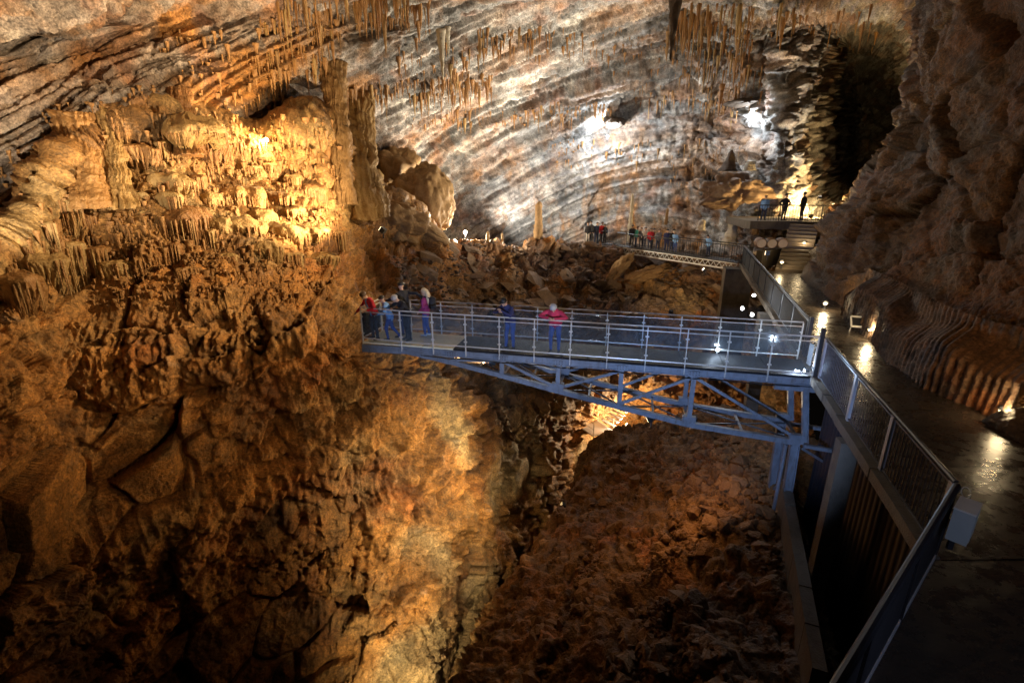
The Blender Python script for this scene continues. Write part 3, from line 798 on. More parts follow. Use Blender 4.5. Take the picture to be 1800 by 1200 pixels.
drips(ceil_o, 'cave_ceiling', [
    (600, 8, 110, 30, 70, 0.6, 1.7), (520, 80, 70, 45, 70, 0.6, 1.5), (440, 140, 60, 40, 50, 0.4, 1.0), (345, 100, 60, 40, 25, 0.3, 0.8),
    (720, 160, 120, 14, 80, 0.5, 1.2), (800, 145, 60, 14, 45, 0.7, 1.4), (690, 20, 60, 20, 25, 0.6, 1.4), (930, 70, 90, 18, 60, 0.5, 1.2), (860, 205, 140, 10, 60, 0.4, 1.0),
    (1010, 195, 60, 10, 35, 0.5, 1.1), (1250, 50, 70, 40, 90, 0.8, 2.2), (1260, 110, 60, 20, 40, 0.7, 1.8), (1210, 165, 90, 14, 40, 0.6, 1.4), (1290, 185, 50, 12, 25, 0.6, 1.6),
    (1120, 90, 90, 40, 40, 0.4, 0.9), (1330, 140, 30, 40, 20, 0.7, 1.6), (1450, 40, 90, 40, 40, 0.6, 1.6), (250, 190, 100, 30, 45, 0.25, 0.6), (140, 220, 60, 30, 40, 0.25, 0.6),
    (1120, 270, 150, 20, 40, 0.5, 1.2), (1240, 290, 60, 30, 25, 0.5, 1.3), (60, 300, 60, 30, 30, 0.2, 0.5), (760, 110, 60, 40, 30, 0.4, 1.0)], 290, 21, 'stalactite_fringe')

# ---- draped flowstone of the left wall
def vn1(a, b=0.0, seed=0): return float(vnoise(np.array([[a, b, 0.37 * seed]]), seed)[0])

STRAWS = []
def drapery(parent, p, w, hd, hs, seed, material, depth=0.6, name='flowstone_drapery'):
    """a rough boss of flowstone over a fluted skirt; organ-pipe straws hang along its rim"""
    n, mseg = 120, 26
    ang = np.linspace(0, 2 * np.pi, n, endpoint=False)
    rs = np.random.RandomState(seed)
    lobes = 1 + 0.2 * np.sin(ang * 2 + rs.rand() * 6) + 0.15 * np.sin(ang * 3 + rs.rand() * 6) + 0.08 * np.sin(ang * 5 + rs.rand() * 6)
    fl = rs.uniform(-1, 1, n); fl = 0.65 * fl + 0.35 * np.roll(fl, 1)
    fringe = np.clip(0.55 + 0.35 * np.sin(ang * 3 + rs.rand() * 6) + rs.uniform(-0.3, 0.3, n), 0.1, 1.0)
    vs = []
    for i in range(mseg + 1):
        t = i / mseg
        if t < 0.4:
            a = t / 0.4 * math.pi / 2; r = math.sin(a) ** 0.85
            rr = r * lobes * (1 + 0.05 * t * fl); zz = np.full(n, -hd * (1 - math.cos(a)))
        else:
            q = (t - 0.4) / 0.6
            rr = lobes * (1 - 0.4 * q ** 1.5) * (1 + (0.03 + 0.14 * q) * fl)
            zz = -hd - hs * q * (0.25 + 0.75 * fringe)
        vs.append(np.stack([np.cos(ang) * rr * w / 2, np.sin(ang) * rr * w / 2 * depth, zz], -1))
    V = np.concatenate(vs) + np.array(p)
    up_w = np.repeat(np.clip(1.3 - 1.6 * np.arange(mseg + 1) / mseg, 0.25, 1), n)[:, None]
    V = V + up_w * (0.13 * w * np.stack([fbm(V * 1.5 + 3 * c, 3, 0.6, seed + c) for c in range(3)], -1) + 0.07 * np.stack([fbm(V * 5 + 3 * c, 3, 0.6, seed + c) for c in range(3)], -1))
    fs = [(i * n + k, (i + 1) * n + k, (i + 1) * n + (k + 1) % n, i * n + (k + 1) % n) for i in range(mseg) for k in range(n)]
    me = bpy.data.meshes.new(name); me.from_pydata(V.tolist(), [], fs); me.materials.append(material)
    me.polygons.foreach_set('use_smooth', [True] * len(fs))
    front = [k for k in range(n) if math.sin(ang[k]) < 0.35]
    for k in front:
        if rs.rand() < 0.30:
            b = V[int(mseg * 0.48) * n + k]
            STRAWS.append((hs * (0.35 + 0.8 * rs.rand()), rs.uniform(0.025, 0.05), b))
    return link(bpy.data.objects.new(name, me), parent)

def column(parent, a, b, ra, rb, seed, material, name, flute=0.16, waist=0.15, n=110, m=80):
    """stalagmite or column between a (foot) and b (head)"""
    a = np.array(a); b = np.array(b); rs = np.random.RandomState(seed)
    ang = np.linspace(0, 2 * np.pi, n, endpoint=False)
    ring = np.stack([np.cos(ang), np.sin(ang), np.zeros(n)], -1)
    k = 5.0 if n > 40 else 2.0
    vs = []; Lz = np.linalg.norm(b - a)
    for i in range(m + 1):
        t = i / m; c = a + (b - a) * t
        tier = 1 + 0.10 * (1 - ((t * Lz * 0.9 / max(ra, rb) + seed * 0.37) % 1.0)) * (0.5 + 0.5 * vn1(t * 5, 3, seed))
        r = (ra + (rb - ra) * t) * (1 - waist * math.sin(math.pi * t)) * (1 + 0.12 * vn1(t * 7, seed, seed) + 0.06 * vn1(t * 19, seed, seed + 1)) * tier
        q = ring * k + np.array((seed * 1.7, 0.3, t * Lz * 0.35 / max(ra, rb)))
        fl = (1 - 2 * np.abs(vnoise(q, seed))) * 0.7 + (1 - 2 * np.abs(vnoise(q * np.array((2.3, 2.3, 1)), seed + 3))) * 0.5
        if name == 'stalagmite' and t > 0.85: r *= math.sqrt(max(0.02, 1 - ((t - 0.85) / 0.15) ** 2))
        rr = r * (1 + flute * fl)
        vs.append(np.stack([c[0] + np.cos(ang) * rr, c[1] + np.sin(ang) * rr, np.full(n, c[2])], -1))
    V = np.concatenate(vs); s = max(ra, rb)
    V = V + 0.12 * s * np.stack([vnoise(V * 1.6 / s + 3 * c, seed + c) for c in range(3)], -1) + 0.05 * s * np.stack([vnoise(V * 6 / s + 3 * c, seed + c) for c in range(3)], -1)
    fs = [(i * n + k, i * n + (k + 1) % n, (i + 1) * n + (k + 1) % n, (i + 1) * n + k) for i in range(m) for k in range(n)]
    fs += [tuple(range(n))[::-1], tuple(range(m * n, m * n + n))]
    org = Vector(a) if parent is None else Vector((0, 0, 0))
    me = bpy.data.meshes.new(name); me.from_pydata((V - np.array(org)).tolist(), [], fs); me.materials.append(material)
    me.polygons.foreach_set('use_smooth', [True] * len(fs))
    o = bpy.data.objects.new(name, me); o.location = org
    return link(o, parent)

DR = [  # x, y of the crown, width px, dome px, skirt px, material
    (328, 350, 82, 34, 58, 1), (300, 285, 120, 50, 40, 1), (262, 362, 50, 18, 42, 1), (190, 374, 96, 14, 66, 0), (120, 340, 76, 22, 50, 0), (235, 330, 60, 22, 26, 1),
    (175, 425, 90, 12, 60, 0), (110, 420, 60, 12, 60, 0), (320, 195, 95, 34, 30, 0), (372, 232, 60, 22, 36, 0), (395, 290, 70, 26, 34, 0), (365, 330, 56, 24, 30, 0),
    (425, 318, 60, 26, 40, 0), (408, 372, 62, 22, 40, 0), (452, 360, 60, 22, 52, 0), (488, 330, 56, 20, 60, 0), (520, 300, 60, 18, 66, 0), (560, 262, 60, 16, 56, 0),
    (246, 250, 52, 16, 40, 0), (280, 240, 50, 18, 36, 1), (60, 440, 76, 18, 46, 0), (20, 470, 70, 18, 50, 0), (250, 430, 46, 10, 60, 0), (520, 385, 64, 18, 40, 0), (575, 350, 56, 18, 50, 0),
    (470, 420, 60, 14, 40, 0), (395, 440, 60, 14, 36, 0), (330, 465, 60, 12, 34, 0), (560, 440, 60, 12, 34, 0), (470, 280, 40, 14, 30, 0),
    (150, 372, 50, 10, 46, 0), (220, 400, 50, 10, 54, 0), (290, 330, 60, 18, 40, 1), (345, 300, 60, 18, 34, 0), (440, 285, 46, 14, 44, 0), (505, 355, 50, 12, 52, 0), (545, 320, 50, 12, 56, 0), (80, 385, 50, 12, 44, 0), (40, 420, 50, 12, 44, 0),
    (430, 395, 50, 10, 44, 0), (365, 395, 50, 12, 44, 0), (590, 400, 50, 12, 44, 0), (300, 425, 46, 10, 50, 0), (215, 455, 60, 10, 44, 0), (510, 440, 50, 10, 40, 0), (140, 470, 60, 10, 44, 0)]
for k, (x, y, w, hd, hs, mm_) in enumerate(DR):
    p, nn = spot_on('cave_wall_left', x, y + hd)
    d = (p.y * cp - (p.z - H) * sp); u = d / F
    fz = RNG.choice((0.6, 0.75, 0.9, 1.1, 1.5))
    if k % 7 == 3: continue
    crown = p + Vector((0, 0, hd * 0.6 * u)) + Vector((nn.x, nn.y, 0)) * RNG.uniform(-0.15, 0.12)
    drapery(wall_o, crown, w * u * fz, hd * 0.5 * u * fz, hs * u * RNG.uniform(0.8, 1.7), 500 + k, M_FLOW if k % 3 else M_DRIP, 0.7)
STRAWS.sort(key=lambda t: -t[0])
hang(wall_o, STRAWS, 300, 'straw_fringe', np.random.RandomState(9))
drips(wall_o, 'cave_wall_left', [(150, 400, 110, 50, 150, 0.35, 0.9), (300, 420, 90, 40, 120, 0.35, 0.9), (300, 270, 120, 70, 130, 0.25, 0.7), (440, 300, 70, 70, 120, 0.3, 0.9), (540, 300, 60, 90, 130, 0.4, 1.1),
    (470, 430, 130, 50, 140, 0.3, 0.7), (330, 500, 160, 40, 120, 0.2, 0.5), (60, 440, 70, 50, 60, 0.3, 0.7), (520, 500, 60, 40, 60, 0.2, 0.5)], 0, 33, 'wall_stalactites')
# fluted columns reaching the ceiling
def pillar(parent, fx, fy, hx, hy, out, ra, rb, seed, material, name, flute, waist):
    """column standing on the wall at one point and running up into the ceiling at another"""
    f, _ = spot_on('cave_wall_left', fx, fy); h, _ = spot_on('cave_ceiling', hx, hy)
    tc = (Vector((0, 0, H)) - f).normalized()
    return column(parent, f + tc * out - Vector((0, 0, 0.3)), h - (Vector((0, 0, H)) - h).normalized() * 0.4 + Vector((0, 0, 0.3)), ra, rb, seed, material, name, flute, waist)
c1 = pillar(wall_o, 160, 350, 134, 215, 0.7, 0.62, 0.6, 31, M_DRIP, 'fluted_column', 0.16, 0.15)
c2 = pillar(wall_o, 210, 350, 192, 205, 0.6, 0.55, 0.4, 32, M_FLOW, 'fluted_column', 0.25, 0.4)
c4 = pillar(wall_o, 452, 300, 440, 215, 0.4, 0.3, 0.3, 34, M_FLOW, 'fluted_column', 0.2, 0.3)
c5 = pillar(wall_o, 330, 260, 318, 170, 0.5, 0.5, 0.4, 35, M_DRIP, 'fluted_column', 0.2, 0.3)
col_o = pillar(None, 640, 372, 628, 170, 0.6, 1.0, 1.0, 41, M_FLOW, 'limestone_column', 0.24, 0.25)
tag(col_o, 'massive fluted limestone column joining ledge and ceiling', 'cave column')
colb = pillar(None, 603, 350, 586, 120, 0.2, 0.5, 0.6, 42, M_OUTC, 'limestone_column', 0.2, 0.15)
tag(colb, 'dark leaning limestone column left of the massive fluted one', 'cave column')

# big hanging stalactites
def big_drip(x, y0, y1, d, w, material, label, seed):
    a = at(x, y0, d=d); b = at(x, y1, d=d); r = w * d / F / 2
    o = column(None, (a.x, a.y, b.z), a, r * 0.12, r, seed, material, 'hanging_stalactite', 0.25, 0.2, 24, 26)
    return tag(o, label, 'stalactite', 'long stalactites hanging from the ceiling')
big_drip(775, 52, 134, 27.0, 16, M_PALEF, 'long pale pointed stalactite hanging at the upper middle', 61)
big_drip(787, 48, 96, 27.2, 9, M_PALEF, 'shorter pale stalactite right beside the long pale one', 62)
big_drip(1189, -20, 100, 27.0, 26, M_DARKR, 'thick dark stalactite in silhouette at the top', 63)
big_drip(697, -10, 30, 24.0, 12, M_DRIP, 'short brown stalactite cut by the top edge', 64)
big_drip(1270, 148, 205, 37.0, 10, M_DRIP, 'thin brown stalactite before the white lit wall', 65)

# stalagmites and outcrops along the ridge
def stalagmite(x, y0, y1, d, w, material, label, seed, tip=0.25):
    a = at(x, y0, d=d); b = at(x, y1, d=d)
    o = column(None, a, (a.x + 0.05, a.y, b.z), w * d / F / 2, w * d / F / 2 * tip, seed, material, 'stalagmite', 0.15, 0.05, 28, 30)
    return tag(o, label, 'stalagmite', 'stalagmites along the ridge')
stalagmite(945, 440, 353, 39, 15, M_OUTC, 'tall brown knobbly stalagmite on the middle of the ridge', 71, 0.8)
stalagmite(1105, 430, 338, 41, 9, M_PALEF, 'thin white leaning stalagmite behind the visitors', 72, 0.4)
stalagmite(1283, 432, 384, 37, 27, M_PALEF, 'fat pale layered stalagmite behind the far footbridge', 73, 0.35)
stalagmite(1231, 405, 386, 39, 14, M_PALEF, 'small pale rounded stalagmite above the far footbridge', 74, 0.7)
stalagmite(1327, 412, 380, 36, 12, M_OUTC, 'orange stalagmite left of the overlook railing', 75, 0.5)
stalagmite(1170, 395, 365, 42, 6, M_OUTC, 'thin grey stalagmite on the far rubble', 76, 0.6)
stalagmite(857, 432, 405, 37, 9, M_OUTC, 'small ochre stalagmite right of the bright lamp', 77, 0.4)
stalagmite(882, 440, 408, 37.5, 5, M_OUTC, 'slim ochre stalagmite on the ridge crest', 78, 0.5)
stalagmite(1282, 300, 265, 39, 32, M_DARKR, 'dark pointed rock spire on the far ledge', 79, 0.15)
stalagmite(1317, 300, 282, 39, 20, M_PALEF, 'cream crown shaped stalagmite beside the dark spire', 80, 0.6)
def outcrop(x, y, d, sx, sy, sz, material, label, seed, cat='rock', rz=0.0, ry=0.0, amp=0.35, name='rock_outcrop'):
    """a lumpy boulder with broken faces"""
    import bmesh
    bm = bmesh.new(); bmesh.ops.create_icosphere(bm, subdivisions=5, radius=1.0)
    V = np.array([v.co[:] for v in bm.verts])
    fv, cr, h, _, _ = facets(V * 1.0 + seed, 0.8, seed); n = fbm(V * 1.6 + seed, 5, 0.6, seed)
    V = V * (1 + amp * fv * 0.6 + amp * n - 0.08 * cr)[:, None]
    V *= np.array((sx, sy, sz))
    R = np.array(Matrix.Rotation(rz, 3, 'Z') @ Matrix.Rotation(ry, 3, 'Y')); V = V @ R.T
    for v, c in zip(bm.verts, V): v.co = c
    me = bpy.data.meshes.new(name); bm.to_mesh(me); bm.free(); me.materials.append(material)
    me.polygons.foreach_set('use_smooth', [True] * len(me.polygons))
    o = bpy.data.objects.new(name, me); o.location = at(x, y, d=d); link(o)
    return tag(o, label, cat)
outcrop(748, 352, 34.5, 1.9, 1.5, 2.7, M_OUTC, 'tall brown rock outcrop standing before the grey back wall', 17, amp=0.4)
outcrop(690, 318, 36.5, 2.1, 1.5, 2.3, M_OUTC, 'yellowish rock mound between column and brown outcrop', 4, amp=0.4)
outcrop(690, 385, 29.0, 2.1, 1.5, 1.2, M_OUTC, 'sloping boulder at the foot of the column', 5, ry=0.3, amp=0.5)
outcrop(738, 392, 31.0, 2.2, 1.0, 0.5, M_OUTC, 'long tilted slab pointing down to the bright lamp', 6, ry=0.62, amp=0.15)
outcrop(1290, 338, 38.6, 2.3, 1.6, 1.2, M_SLAB, 'big rounded brown boulder left of the overlook', 7, amp=0.6)
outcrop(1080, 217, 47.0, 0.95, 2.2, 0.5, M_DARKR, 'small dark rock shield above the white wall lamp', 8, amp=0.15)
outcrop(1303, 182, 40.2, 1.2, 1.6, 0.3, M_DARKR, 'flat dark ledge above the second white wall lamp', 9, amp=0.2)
outcrop(1090, 470, 37.2, 0.45, 0.5, 1.1, M_OUTC, 'smooth orange slab under the left end of the far footbridge', 10, ry=0.7, amp=0.45)
outcrop(1140, 480, 36.3, 1.7, 0.6, 0.5, M_OUTC, 'long orange boulder under the far footbridge', 11, ry=-0.35, amp=0.45)
outcrop(1745, 722, 11.6, 0.35, 0.3, 0.2, M_STONE, 'pale stone at the wall foot left of the round lamp', 13)
outcrop(1722, 715, 11.9, 0.22, 0.2, 0.15, M_STONE, 'small pale stone at the wall foot', 14)
outcrop(1810, 765, 10.2, 0.7, 0.5, 0.5, M_DARKR, 'dark boulder at the right edge below the round lamp', 15)

# ------------------------------------------------------------------ walkway
def fence_x(y): return 5.84 + 0.3395 * (y - 5.64)
def wet_mat():
    m = bpy.data.materials.new('wet_paving'); nt, N, L, B = nodes_of(m)
    g = N.new('ShaderNodeNewGeometry')
    n1 = N.new('ShaderNodeTexNoise'); n1.inputs['Scale'].default_value = 3.0; n1.inputs['Detail'].default_value = 8; n1.inputs['Roughness'].default_value = 0.7
    n2 = N.new('ShaderNodeTexNoise'); n2.inputs['Scale'].default_value = 9; n2.inputs['Detail'].default_value = 7; n2.inputs['Roughness'].default_value = 0.65
    for n in (n1, n2): L.new(g.outputs['Position'], n.inputs['Vector'])
    mx = N.new('ShaderNodeMix'); mx.data_type = 'RGBA'; mx.inputs[6].default_value = (0.012, 0.010, 0.009, 1); mx.inputs[7].default_value = (0.05, 0.038, 0.028, 1)
    L.new(n2.outputs['Fac'], mx.inputs[0]); L.new(mx.outputs[2], B.inputs['Base Color'])
    r = N.new('ShaderNodeMapRange'); r.inputs[1].default_value = 0.35; r.inputs[2].default_value = 0.65; r.inputs[3].default_value = 0.16; r.inputs[4].default_value = 0.42
    L.new(n1.outputs['Fac'], r.inputs[0]); L.new(r.outputs[0], B.inputs['Roughness'])
    b = N.new('ShaderNodeBump'); b.inputs['Strength'].default_value = 0.22; b.inputs['Distance'].default_value = 0.05
    mp = N.new('ShaderNodeMapping'); mp.inputs['Rotation'].default_value = (0, 0, 0.33); mp.inputs['Scale'].default_value = (1.6, 3.2, 1)
    L.new(g.outputs['Position'], mp.inputs[0]); n3 = N.new('ShaderNodeTexNoise'); n3.inputs['Scale'].default_value = 2.6; n3.inputs['Detail'].default_value = 8; n3.inputs['Roughness'].default_value = 0.65; L.new(mp.outputs[0], n3.inputs['Vector'])
    L.new(n3.outputs['Fac'], b.inputs['Height']); L.new(b.outputs[0], B.inputs['Normal'])
    return m
M_WET = wet_mat()

def slab(name, left, right, z0, z1, material, nu=14, amp=0.012, kind='structure'):
    """paved strip between two polylines, gently uneven, with real thickness"""
    vs, fs = [], []
    n = len(left)
    for i in range(n):
        for j in range(nu + 1):
            t = j / nu; x = left[i][0] + (right[i][0] - left[i][0]) * t; y = left[i][1] + (right[i][1] - left[i][1]) * t
            vs.append((x, y, z1 + amp * vn1(x * 1.3, y * 1.3, 5)))
    fs = [(i * (nu + 1) + j, i * (nu + 1) + j + 1, (i + 1) * (nu + 1) + j + 1, (i + 1) * (nu + 1) + j) for i in range(n - 1) for j in range(nu)]
    b = len(vs)
    for i in range(n): vs.append((left[i][0], left[i][1], z0))
    fs += [(i * (nu + 1), (i + 1) * (nu + 1), b + i + 1, b + i) for i in range(n - 1)]
    c = len(vs)
    for i in range(n): vs.append((right[i][0], right[i][1], z0))
    fs += [(b + i, b + i + 1, c + i + 1, c + i) for i in range(n - 1)]
    me = bpy.data.meshes.new(name); me.from_pydata(vs, [], fs); me.materials.append(material)
    return tag(link(bpy.data.objects.new(name, me)), kind=kind)

walk_o = slab('walkway', [(fence_x(y) + 0.02, y) for y in (5.5, 14, 28.7)], [(fence_x(y) + 6.5, y) for y in (5.5, 14, 28.7)], -0.2, -0.03, M_CONC, 4, 0)
for k in range(10):                                         # cast in bays with open joints
    y0 = 5.5 + 2.32 * k; yy = [y0 + 2.30 * i / 6 for i in range(7)]
    o = slab('paving_bay', [(fence_x(y) + 0.03, y) for y in yy], [(fence_x(y) + 6.5, y) for y in yy], -0.028, RNG.uniform(-0.004, 0.004), M_WET, 14, 0.01, None); o.parent = walk_o
def corner_x(y): return 5.78 + 1.21 * (y - 5.56)
land_o = slab('walkway_landing', [(corner_x(y) - 0.02, y) for y in (0.2, 5.48)], [(12.5, y) for y in (0.2, 5.48)], -0.2, -0.03, M_CONC, 4, 0)
for k in range(3):
    yy = [0.2 + 1.765 * k + 1.745 * i / 5 for i in range(6)]
    o = slab('paving_bay', [(corner_x(y) - 0.01, y) for y in yy], [(12.5, y) for y in yy], -0.028, RNG.uniform(-0.004, 0.004), M_WET, 14, 0.01, None); o.parent = land_o
# rough concrete edge under the fence, cast in lengths
kerb = MB()
for k in range(24):
    y0 = 5.55 + k * 1.09; y1 = y0 + 1.08
    a = (fence_x(y0) - 0.06, y0, -0.10 + RNG.uniform(-0.012, 0.012)); b = (fence_x(y1) - 0.06, y1, -0.10 + RNG.uniform(-0.01, 0.01))
    MB().bar(a, b, 0.16 + RNG.uniform(-0.015, 0.02), 0.21).build('kerb_length', M_CONC, walk_o)

# ---- under the walkway: pier, retaining wall, corrugated sheet
e = MB(); e.bar((6.93, 9.1, -5.8), (6.93, 9.1, -0.205), 0.34, 0.3).build('concrete_pier', M_CONC)
o = bpy.data.objects['concrete_pier']; tag(o, 'bare concrete pier holding the walkway edge', 'pier')
rw = empty('retaining_wall', (6.5, 9.5, -4.6), label='low rough concrete retaining wall at the foot of the walkway', cat='wall')
for k in range(8):
    q0 = k / 8; q1 = (k + 1) / 8 - 0.002
    A = Vector((8.66, 14.45, 0)); Bq = Vector((5.4, 6.75, 0))
    a = A.lerp(Bq, q0); b = A.lerp(Bq, q1)
    MB().bar(a + Vector((0.16, -0.05, -4.6)), b + Vector((0.16, -0.05, -4.6)), 0.26 + RNG.uniform(-0.02, 0.02), 2.2 + RNG.uniform(-0.05, 0.05)).build('wall_lift', M_CONC, rw)
cs = empty('corrugated_sheet', (8.6, 10, -4.4), label='dark corrugated steel sheeting behind the concrete pier', cat='steel sheet')
mbs = MB(); vs = []; n = 120
for i in range(n + 1):
    t = i / n; y = 5.9 + 7.2 * t; off = 0.05 * math.sin(i * math.pi / 2)
    x = fence_x(y) + 0.75 + off
    vs += [(x, y, -5.8), (x, y, -0.205)]
mbs.add(vs, [(2 * i, 2 * i + 2, 2 * i + 3, 2 * i + 1) for i in range(n)])
mbs.build('sheet', mat('sheet_steel', (0.04, 0.045, 0.06), 0.4, 0.4), cs, True)
# second pier and abutment below the far fence
pier = MB(); pier.bar((10.35, 19.6, -6.0), (10.35, 19.6, -0.205), 0.5, 0.45).build('concrete_abutment', M_CONC)
tag(bpy.data.objects['concrete_abutment'], 'pale concrete abutment under the dark fence behind the footbridge', 'pier')
ab = MB(); ab.bar((14.2, 31.0, -7.0), (14.2, 31.0, -0.205), 1.6, 1.0).build('concrete_footing', M_CONC)
tag(bpy.data.objects['concrete_footing'], 'concrete footing carrying the end of the far footbridge', 'pier')
for i, (x, y, Yq, lab) in enumerate(((1325, 518, 20.6, 'upper'), (1305, 541, 19.4, 'left'), (1322, 552, 19.0, 'lower'))):
    p = at(x, y, Y=Yq)
    r_ = empty('abutment_lamp', p, label='small white spotlight on the abutment, the %s of three' % lab, cat='lamp', group='white spotlights on the abutment')
    MB().lathe(p, [(0.03, -0.1), (0.06, -0.06), (0.08, 0.06)], 12, (-0.3, -0.9, -0.3)).build('housing', M_RAIL, r_)
    MB().lathe(p, [(0.05, 0.061), (0.045, 0.072), (0.02, 0.08)], 12, (-0.3, -0.9, -0.3)).build('bulb', emit('bulb_white', (0.85, 0.92, 1), 1.6), r_)
    la = bpy.data.lights.new('abutment_light', 'POINT'); la.energy = 22; la.color = COOL; la.shadow_soft_size = 0.06
    lo = bpy.data.objects.new('abutment_light', la); lo.location = p + Vector((-0.06, -0.2, -0.05)); COL.objects.link(lo)

# ------------------------------------------------------------------ fences
def fence(name, label, a, b, posts, spacing, bal_r, post_mat, bar_mat, plate=0.11, h=1.1, group='walkway fences'):
    a = Vector(a); b = Vector(b); L = (b - a).length; d = (b - a).normalized()
    root = empty(name, a, label=label, cat='fence', group=group)
    up = Vector((0, 0, 1))
    MB().tube([a + up * h, b + up * h], 0.03, 8).build('top_rail', M_DARK, root)
    MB().bar(a + up * (h - 0.07), b + up * (h - 0.07), 0.03, 0.03).build('upper_bar', bar_mat, root)
    MB().bar(a + up * 0.07, b + up * 0.07, 0.03, 0.03).build('lower_bar', bar_mat, root)
    for t in posts:
        p = a + d * t
        MB().bar(p + up * 0.015, p + up * (h - 0.035), 0.055, plate, d).build('post', post_mat, root)
    n = int(L / spacing); mesh = None
    for k in range(1, n):
        p = a + d * (L * k / n)
        if min(abs(L * k / n - t) for t in posts) < plate * 0.8: continue
        if mesh is None:
            mb = MB().tube([(0, 0, 0.086), (0, 0, h - 0.086)], bal_r, 6); mesh = bpy.data.meshes.new('baluster'); mesh.from_pydata(mb.v, [], mb.f); mesh.materials.append(bar_mat)
        o = bpy.data.objects.new('baluster', mesh); o.location = p - a; link(o, root)
    return root
FA = Vector((fence_x(5.64), 5.64, 0.01)); FB = Vector((fence_x(12.05), 12.05, 0.01)); FC = Vector((fence_x(13.85), 13.85, 0.01)); FD = Vector((fence_x(31.6), 31.6, 0.01))
Lf = (FB - FA).length
fence('baluster_fence', 'steel baluster fence along the near walkway edge, from the corner to the footbridge', FA, FB, [0.05, Lf * 0.315, Lf * 0.615, Lf - 0.06], 0.115, 0.012, M_PLATE, M_FENCE)
Lg = (FD - FC).length
far_f = fence('baluster_fence', 'long dark fence running from the footbridge up to the stairs', FC, FD, [0.05 + i * Lg / 9 * 0.995 for i in range(10)], 0.13, 0.012, M_DARK, M_DARK)
# dark infill sheets of the far fence
for k in range(9):
    p0 = FC.lerp(FD, (k + 0.06) / 9); p1 = FC.lerp(FD, (k + 0.94) / 9); s_ = Vector((-0.035, 0.012, 0))
    MB().bar(p0 + s_ + Vector((0, 0, 0.55)), p1 + s_ + Vector((0, 0, 0.55)), 0.008, 0.86).build('infill_panel', mat('infill', (0.012, 0.012, 0.013), 0.88), far_f)
# corner railing towards the viewer with solid panels
CA = Vector((5.74, 5.52, 0.01)); CB = Vector((1.9, 2.34, 0.01)); up = Vector((0, 0, 1))
cr_ = empty('panel_railing', CA, label='dark handrail with solid metal panels running towards the viewer', cat='railing')
MB().tube([CA + up * 1.12, CB + up * 1.12], 0.045, 10).build('handrail', M_DARK, cr_)
MB().bar(CA + up * 1.0, CB + up * 1.0, 0.04, 0.05).build('upper_bar', M_DARK, cr_)
for k in range(3):
    p0 = CA.lerp(CB, k / 3 + 0.012); p1 = CA.lerp(CB, (k + 1) / 3 - 0.012)
    MB().bar(p0 + up * 0.54, p1 + up * 0.54, 0.012, 0.90).build('panel', mat('rail_panel', (0.05, 0.052, 0.06), 0.4, 0.4), cr_)
for k in range(4):
    p = CA.lerp(CB, k / 3 * 0.98 + 0.005)
    MB().bar(p + up * 0.02, p + up * 1.07, 0.05, 0.06, (CB - CA)).build('post', M_DARK, cr_)
MB().bar(CA + up * 0.045, CB + up * 0.045, 0.04, 0.07).build('kick_rail', M_PLATE, cr_)
ring = MB(); rp = at(1698, 865, z=1.1)
ring.tube([rp + Vector((0.06 * math.cos(t), 0.03 * math.sin(t), 0.06 * math.sin(t))) for t in np.linspace(0, 6.0, 14)], 0.007, 5)
tag(ring.build('chain_ring', M_RAIL), 'small steel ring clipped on the fence corner', 'ring')
# grey junction box on the corner railing
jb = empty('junction_box', (5.5, 5.08, 0.55), 0.69, label='pale grey junction box with cable glands on the corner railing', cat='electrical box')
J = Matrix.Translation((5.52, 5.10, 0.05)) @ Matrix.Rotation(0.69, 4, 'Z')
jp = lambda x, y, z: J @ Vector((x, y, z))
M_BOX = mat('box_plastic', (0.42, 0.46, 0.45), 0.5, 0, 0.08)
MB().box(jp(0, 0, 0.86), 0.36, 0.2, 0.42, 0.69).build('case', M_BOX, jb)
MB().box(jp(0, 0.0, 1.085), 0.37, 0.21, 0.022, 0.69).build('lid', M_WHITE, jb)
MB().box(jp(0, -0.104, 0.86), 0.30, 0.006, 0.34, 0.69).build('door', M_BOX, jb)
for k in range(5): MB().lathe(jp(0.185, -0.07 + 0.035 * k, 0.9), [(0.011, 0), (0.011, 0.05)], 8, (math.cos(0.69), math.sin(0.69), 0)).build('cable_gland', M_BLACKP, jb)
MB().bar(jp(0.05, 0.05, 0.4), jp(0.05, 0.05, 0.648), 0.06, 0.04).build('bracket', M_DARK, jb)

